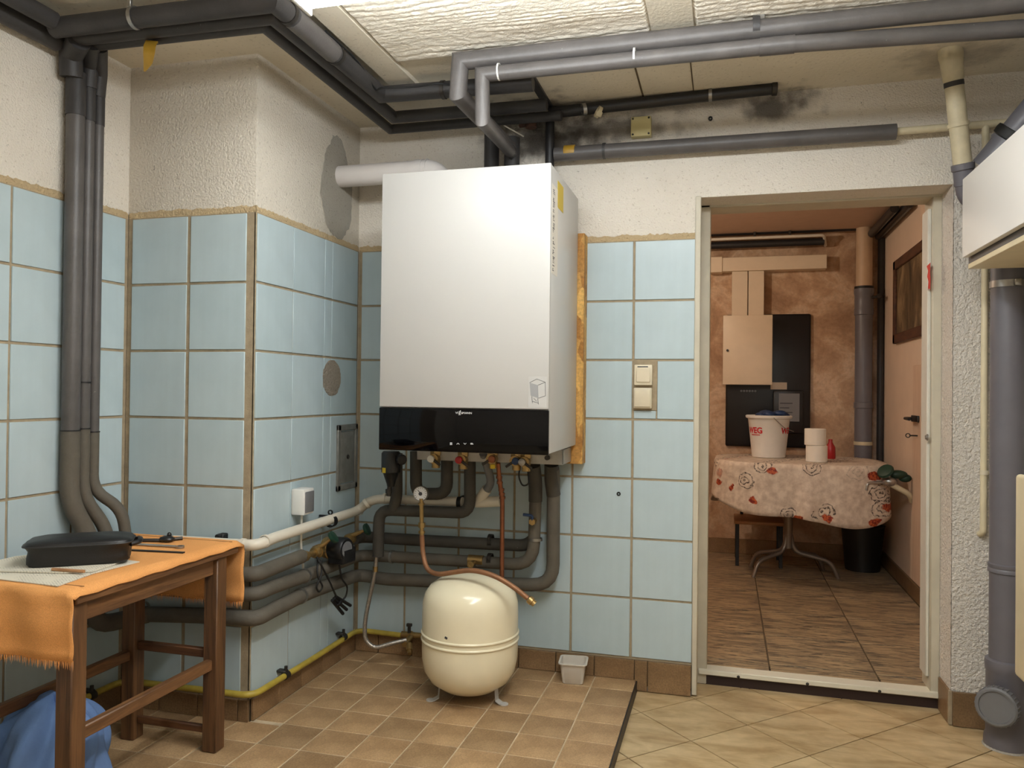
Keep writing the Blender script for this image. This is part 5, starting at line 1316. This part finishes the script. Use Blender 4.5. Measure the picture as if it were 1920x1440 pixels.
obj('bail', MB().tube([(bqx+0.139*math.cos(hp0-0.15), bqy+0.139*math.sin(hp0-0.15), TS+bh-0.012), (bqx+0.150*math.cos(hp0+0.3), bqy+0.150*math.sin(hp0+0.3), TS+bh-0.075), (bqx+0.146*math.cos(hp0+1.0), bqy+0.146*math.sin(hp0+1.0), TS+bh-0.095)], 0.0025, 0.04, 6), 'steel', t)
mb = MB()
for k in range(6):
    mb.sphere((bqx+0.06*math.cos(k*1.1)+0.02, bqy+0.05*math.sin(k*1.1), TS+bh-0.002+0.006*(k % 3)), 0.036, (1.2, 1, 0.6), 10, 7)
top('rag', mb, 'blue_handle', 'dark blue rag stuffed into the white bucket', 'rag')
# paper rolls
rx, ry = (0.8530, 1.8000, 0.7436)[0], 1.80
for k, lab in enumerate(('lower white paper roll beside the bucket', 'upper white paper roll stacked beside the bucket')):
    dx = -0.008*k
    rl_ = top('paper_roll', MB().lathe([(0.020, 0.001), (0.056, 0.0), (0.059, 0.003), (0.059, 0.092), (0.056, 0.095), (0.020, 0.094), (0.020, 0.001)], (rx+dx, ry, TS+0.0955*k), (0, 0, 1), 32), 'paper_white', lab, 'paper roll', 'paper rolls on the flowered table')
q = (0.9588, 2.0600, 0.7833)
top('red_bottle', MB().lathe([(0.001, 0), (0.028, 0.0), (0.030, 0.004), (0.028, 0.07), (0.012, 0.10), (0.012, 0.118), (0.001, 0.119)], (q[0], 2.06, TS), (0, 0, 1), 18), 'bottle_red', 'small red bottle behind the paper rolls', 'bottle')
# chair under the table
t = thing('wooden_chair', 'low chair with wooden seat and black legs half hidden under the flowered table', 'chair', (0.55, 2.2, ZN))
c0 = (0.4219, 2.1110, 0.0580)
cx0, cy0, cw, cdp, chh = c0[0], c0[1], 0.26, 0.28, 0.285
obj('seat', MB().box((cx0-0.02, cy0-0.03, ZN+chh-0.022), (cx0+cw+0.02, cy0+cdp, ZN+chh), 0.005, 2), 'wood_seat', t)
for (x, y) in ((cx0, cy0), (cx0+cw, cy0), (cx0, cy0+cdp-0.03), (cx0+cw, cy0+cdp-0.03)):
    obj('leg', MB().box((x-0.011, y-0.011, ZN), (x+0.011, y+0.011, ZN+chh-0.02), 0.002, 1), 'black_plastic', t)
for x in (cx0+0.03, cx0+cw-0.03):
    obj('back_post', MB().box((x-0.010, cy0+cdp-0.03, ZN+chh), (x+0.010, cy0+cdp-0.01, ZN+chh+0.26), 0.002, 1), 'black_plastic', t)
obj('backrest', MB().box((cx0+0.01, cy0+cdp-0.035, ZN+chh+0.17), (cx0+cw-0.01, cy0+cdp-0.025, ZN+chh+0.27), 0.003, 1), 'wood_seat', t)
q = (1.2495, 2.7246, 0.0580)
top('dark_bin', MB().lathe([(0.001, 0), (0.10, 0), (0.125, 0.27), (0.13, 0.275), (0.12, 0.275), (0.095, 0.01), (0.001, 0.01)], (1.17, 2.24, ZN), (0, 0, 1), 24), 'dark_bin', 'dark round bin in the shadow under the flowered table', 'bin')

# electrical board and meter
Y0 = YN
k0, k1 = (0.3340, 2.4700, 0.7840), (0.8839, 2.4700, 1.6727)
t = thing('meter_board', 'black electrical meter board on the far wall of the next room', 'meter board', ((k0[0]+k1[0])/2, YN, k0[2]))
obj('board', MB().box((k0[0]+0.01, YN-0.030, k0[2]), (k1[0], YN-0.001, k1[2]), 0.012, 3), 'black_board', t)
q0, q1 = (0.6571, 2.4400, 0.9403), (0.8155, 2.4400, 1.1437)
mt = obj('meter', MB().box((q0[0]-0.01, YN-0.09, q0[2]-0.06), (q1[0]+0.02, YN-0.028, q1[2]+0.02), 0.010, 2), 'black_plastic', t)
obj('meter_label', MB().box((q0[0]+0.025, YN-0.0915, q0[2]+0.02), (q1[0]-0.005, YN-0.0895, q1[2]), 0.0005, 1), 'grey_plastic', mt)
for k in range(4):
    obj('meter_print', MB().box((q0[0]+0.032, YN-0.0925, q0[2]+0.045+0.03*k), (q0[0]+0.09+0.02*(k % 2), YN-0.0912, q0[2]+0.052+0.03*k)), 'print_dark', mt)
q0, q1 = (0.6323, 2.4500, 1.1700), (0.7360, 2.4500, 1.2170)
obj('paper_tag', MB().box((q0[0], YN-0.034, q0[2]), (q1[0], YN-0.029, q1[2])), 'cabinet_pink', t)
for k in range(6):
    q = (0.4452, 2.4600, 1.1574)
    obj('fuse', MB().cyl((q[0]+0.018*k, YN-0.030, q[2]), (q[0]+0.018*k, YN-0.045, q[2]), 0.0075, 10), 'grey_plastic', t)
k0, k1 = (0.3240, 2.3300, 1.1979), (0.6354, 2.3300, 1.6557)
t = thing('fuse_cabinet', 'cream fuse cabinet hanging over the black meter board', 'cabinet', ((k0[0]+k1[0])/2, YN, k0[2]))
obj('body', MB().box((k0[0]+0.004, 2.36, k0[2]+0.004), (k1[0]-0.004, YN-0.030, k1[2]-0.004), 0.003, 1), 'cabinet_pink', t)
dd_ = obj('door', MB().box((k0[0], 2.335, k0[2]), (k1[0], 2.360, k1[2]), 0.004, 2), 'cabinet_pink', t)
q = (0.3527, 2.3300, 1.4237)
obj('lock', MB().cyl((q[0], 2.336, q[2]), (q[0], 2.328, q[2]), 0.008, 12), 'steel_dark', dd_)
k0, k1 = (0.2445, 2.4000, 1.9669), (0.9717, 2.4000, 2.0525)
kz0, kz1 = (0.6068, 2.4000, 1.9595)[2], (0.6061, 2.4000, 2.0514)[2]
t = thing('cable_duct', 'long horizontal cream cable duct above the fuse cabinet', 'cable duct', ((k0[0]+k1[0])/2, YN, kz0))
obj('duct', MB().box((k0[0]-0.4, 2.41, kz0), (k1[0], YN-0.001, kz1), 0.002, 1), 'cabinet_pink', t)
obj('sleeve', MB().box((k0[0]-0.02, 2.402, kz0-0.006), (k0[0]+0.07, YN-0.001, kz1+0.006), 0.002, 1), 'cabinet_pink', t)
fz = (0.6101, 2.4200, 1.6649)[2]
for (a, b, lab) in ((1372, 1402, 'left'), (1403, 1433, 'right')):
    xa_, xb_ = {1372: ((0.3773, 2.4200, 1.8117)[0], (0.4802, 2.4200, 1.8094)[0]), 1403: ((0.4836, 2.4200, 1.8094)[0], (0.5854, 2.4200, 1.8071)[0])}[a]
    top('cable_duct', MB().box((xa_+0.001, 2.425, fz-0.01), (xb_-0.001, YN-0.001, kz0), 0.002, 1), 'cabinet_pink', 'vertical cream cable duct above the fuse cabinet, %s of the pair' % lab, 'cable duct', 'vertical cable ducts')
# soil stack in the far corner
q = (1.1940, 2.4000, 1.2780)
t = thing('soil_stack', 'grey drain stack with beige upper half in the far corner of the next room', 'drain pipe', (q[0], 2.40, 0.2))
zs1 = (1.1787, 2.3450, 1.8185)[2]
obj('lower_pipe', MB().cyl((q[0], 2.40, ZN), (q[0], 2.40, zs1-0.03), 0.052, 28), 'grey_pvc', t, sharp=60)
obj('upper_pipe', MB().cyl((q[0], 2.40, zs1-0.05), (q[0], 2.40, ZNC), 0.049, 28), 'pot_beige', t, sharp=60)
obj('socket', MB().lathe([(0.052, -0.17), (0.058, -0.165), (0.058, -0.13), (0.056, -0.125), (0.056, -0.04), (0.060, -0.03), (0.060, 0.0), (0.050, 0.002)], (q[0], 2.40, zs1), (0, 0, 1), 28), 'grey_pvc', t)
obj('seal', MB().ring((q[0], 2.40, zs1+0.006), (0, 0, 1), 0.050, 0.02, 0.008, 28), 'rubber_black', t)
zs2 = (1.1851, 2.3450, 0.8304)[2]
obj('band', MB().ring((q[0], 2.40, zs2), (0, 0, 1), 0.052, 0.022, 0.004, 28), 'cream_pipe', t)
zs3 = (1.1836, 2.3450, 1.0736)[2]
obj('collar', MB().lathe([(0.052, -0.02), (0.057, -0.016), (0.057, 0.016), (0.052, 0.02)], (q[0], 2.40, zs3), (0, 0, 1), 28), 'grey_pvc', t)
obj('bracket', MB().tube([(q[0]+0.04, 2.36, zs1-0.06), (q[0]+0.09, 2.34, zs1-0.055), (XN-0.03, 2.40, zs1-0.05)], 0.008, 0, 8).cyl((q[0]+0.075, 2.33, zs1-0.055), (q[0]+0.075, 2.315, zs1-0.055), 0.014, 12), 'steel_dark', t)
q = (1.3032, 2.4500, 1.2797)
top('vertical_pipe', MB().cyl((q[0], 2.455, 0.70), (q[0], 2.455, ZNC-0.06), 0.021, 16), 'foam_dark', 'slim grey pipe in the far corner beside the drain stack', 'pipe')
# pipes under the far ceiling
for k, (za, zb, rr_, mt_, lab) in enumerate((((0.2629, 2.4200, 2.2220), (1.2258, 2.4200, 2.2290), 0.028, 'pipe_black', 'upper black pipe under the far ceiling'), ((0.2637, 2.4200, 2.1281), (0.9539, 2.4200, 2.1472), 0.024, 'pipe_black', 'lower black pipe under the far ceiling, above the cable duct'), ((0.2432, 2.3700, 2.1699), (0.9481, 2.3700, 2.1690), 0.010, 'drain_white', 'thin white pipe in front of the black pipes under the far ceiling'))):
    o = top('ceiling_pipe', MB().tube([(za[0]-0.6, za[1], (za[2]+zb[2])/2), (zb[0], zb[1], (za[2]+zb[2])/2)]+([(zb[0]+0.02, 2.47, (za[2]+zb[2])/2-0.05)] if k == 2 else []), rr_, 0.02, 12), mt_, lab, 'pipe')
    if k == 0:
        for u in (0.52, 0.74):
            obj('hanger', MB().box((u-0.008, 2.37, (za[2]+zb[2])/2-0.06), (u+0.008, 2.385, ZNC), 0.002, 1), 'steel_dark', o)
for k, (dx, lab) in enumerate(((0.0, 'black pipe under the next room ceiling along the right wall, nearer the wall'), (-0.055, 'black pipe under the next room ceiling along the right wall, farther from the wall'))):
    top('ceiling_pipe', MB().tube([(XN-0.04+dx, 1.56+0.1*k, 2.165), (XN-0.04+dx, 2.45, 2.165)], 0.024, 0, 12), 'pipe_black', lab, 'pipe')
# framed picture on the right wall
k0, k1 = (1.3120, 2.0740, 1.4548), (1.3120, 2.0892, 1.9353)
t = thing('framed_picture', 'dark framed picture on the right wall of the next room', 'picture', (XN, 1.7, k0[2]))
py0, py1, pz0, pz1 = 1.16, k0[1], k0[2]-0.01, k1[2]
fw = 0.055
mb = MB().box((XN-0.024, py0, pz0), (XN-0.001, py0+fw, pz1), 0.004, 1).box((XN-0.024, py1-fw, pz0), (XN-0.001, py1, pz1), 0.004, 1).box((XN-0.024, py0, pz0), (XN-0.001, py1, pz0+fw), 0.004, 1).box((XN-0.024, py0, pz1-fw), (XN-0.001, py1, pz1), 0.004, 1)
obj('frame', mb, 'wood_frame', t)
obj('canvas', MB().box((XN-0.012, py0+fw*0.8, pz0+fw*0.8), (XN-0.002, py1-fw*0.8, pz1-fw*0.8)), 'painting', t, flat=True)
# water tap with green wrapped valve
q = (1.2170, 1.6200, 0.6647); q2 = (1.3488, 1.6200, 0.6042)
t = thing('water_tap', 'old water tap with green handwheel on a pale pipe from the right wall', 'tap', (q[0], q[1], q[2]-0.1))
obj('pipe', MB().tube([(XN, 1.66, q2[2]-0.04), (q2[0]-0.04, 1.62, q2[2]), (q[0]-0.02, 1.62, q[2])], 0.015, 0.03, 12), 'cream_pipe', t)
obj('valve_body', MB().sphere((q[0]-0.01, 1.62, q[2]+0.005), 0.030, (1.3, 1, 0.9)).cyl((q[0]-0.01, 1.62, q[2]), (q[0]-0.02, 1.62, q[2]+0.06), 0.012, 12), 'steel', t)
obj('spout', MB().tube([(q[0]-0.03, 1.62, q[2]), (q[0]-0.10, 1.61, q[2]-0.004), (q[0]-0.125, 1.60, q[2]-0.008), (q[0]-0.13, 1.60, q[2]-0.045)], 0.008, 0.02, 10), 'steel', t)
mb = MB().lathe([(0.010, -0.01), (0.040, -0.008), (0.046, 0.0), (0.040, 0.010), (0.012, 0.014)], (q[0]-0.035, 1.60, q[2]+0.062), (-0.5, -0.5, 0.6), 14).sphere((q[0]+0.03, 1.63, q[2]+0.045), 0.034, (1.5, 0.8, 0.7)).sphere((q[0]+0.07, 1.64, q[2]+0.025), 0.028, (1.2, 0.8, 0.8))
obj('green_wheel', mb, 'green_plastic', t)
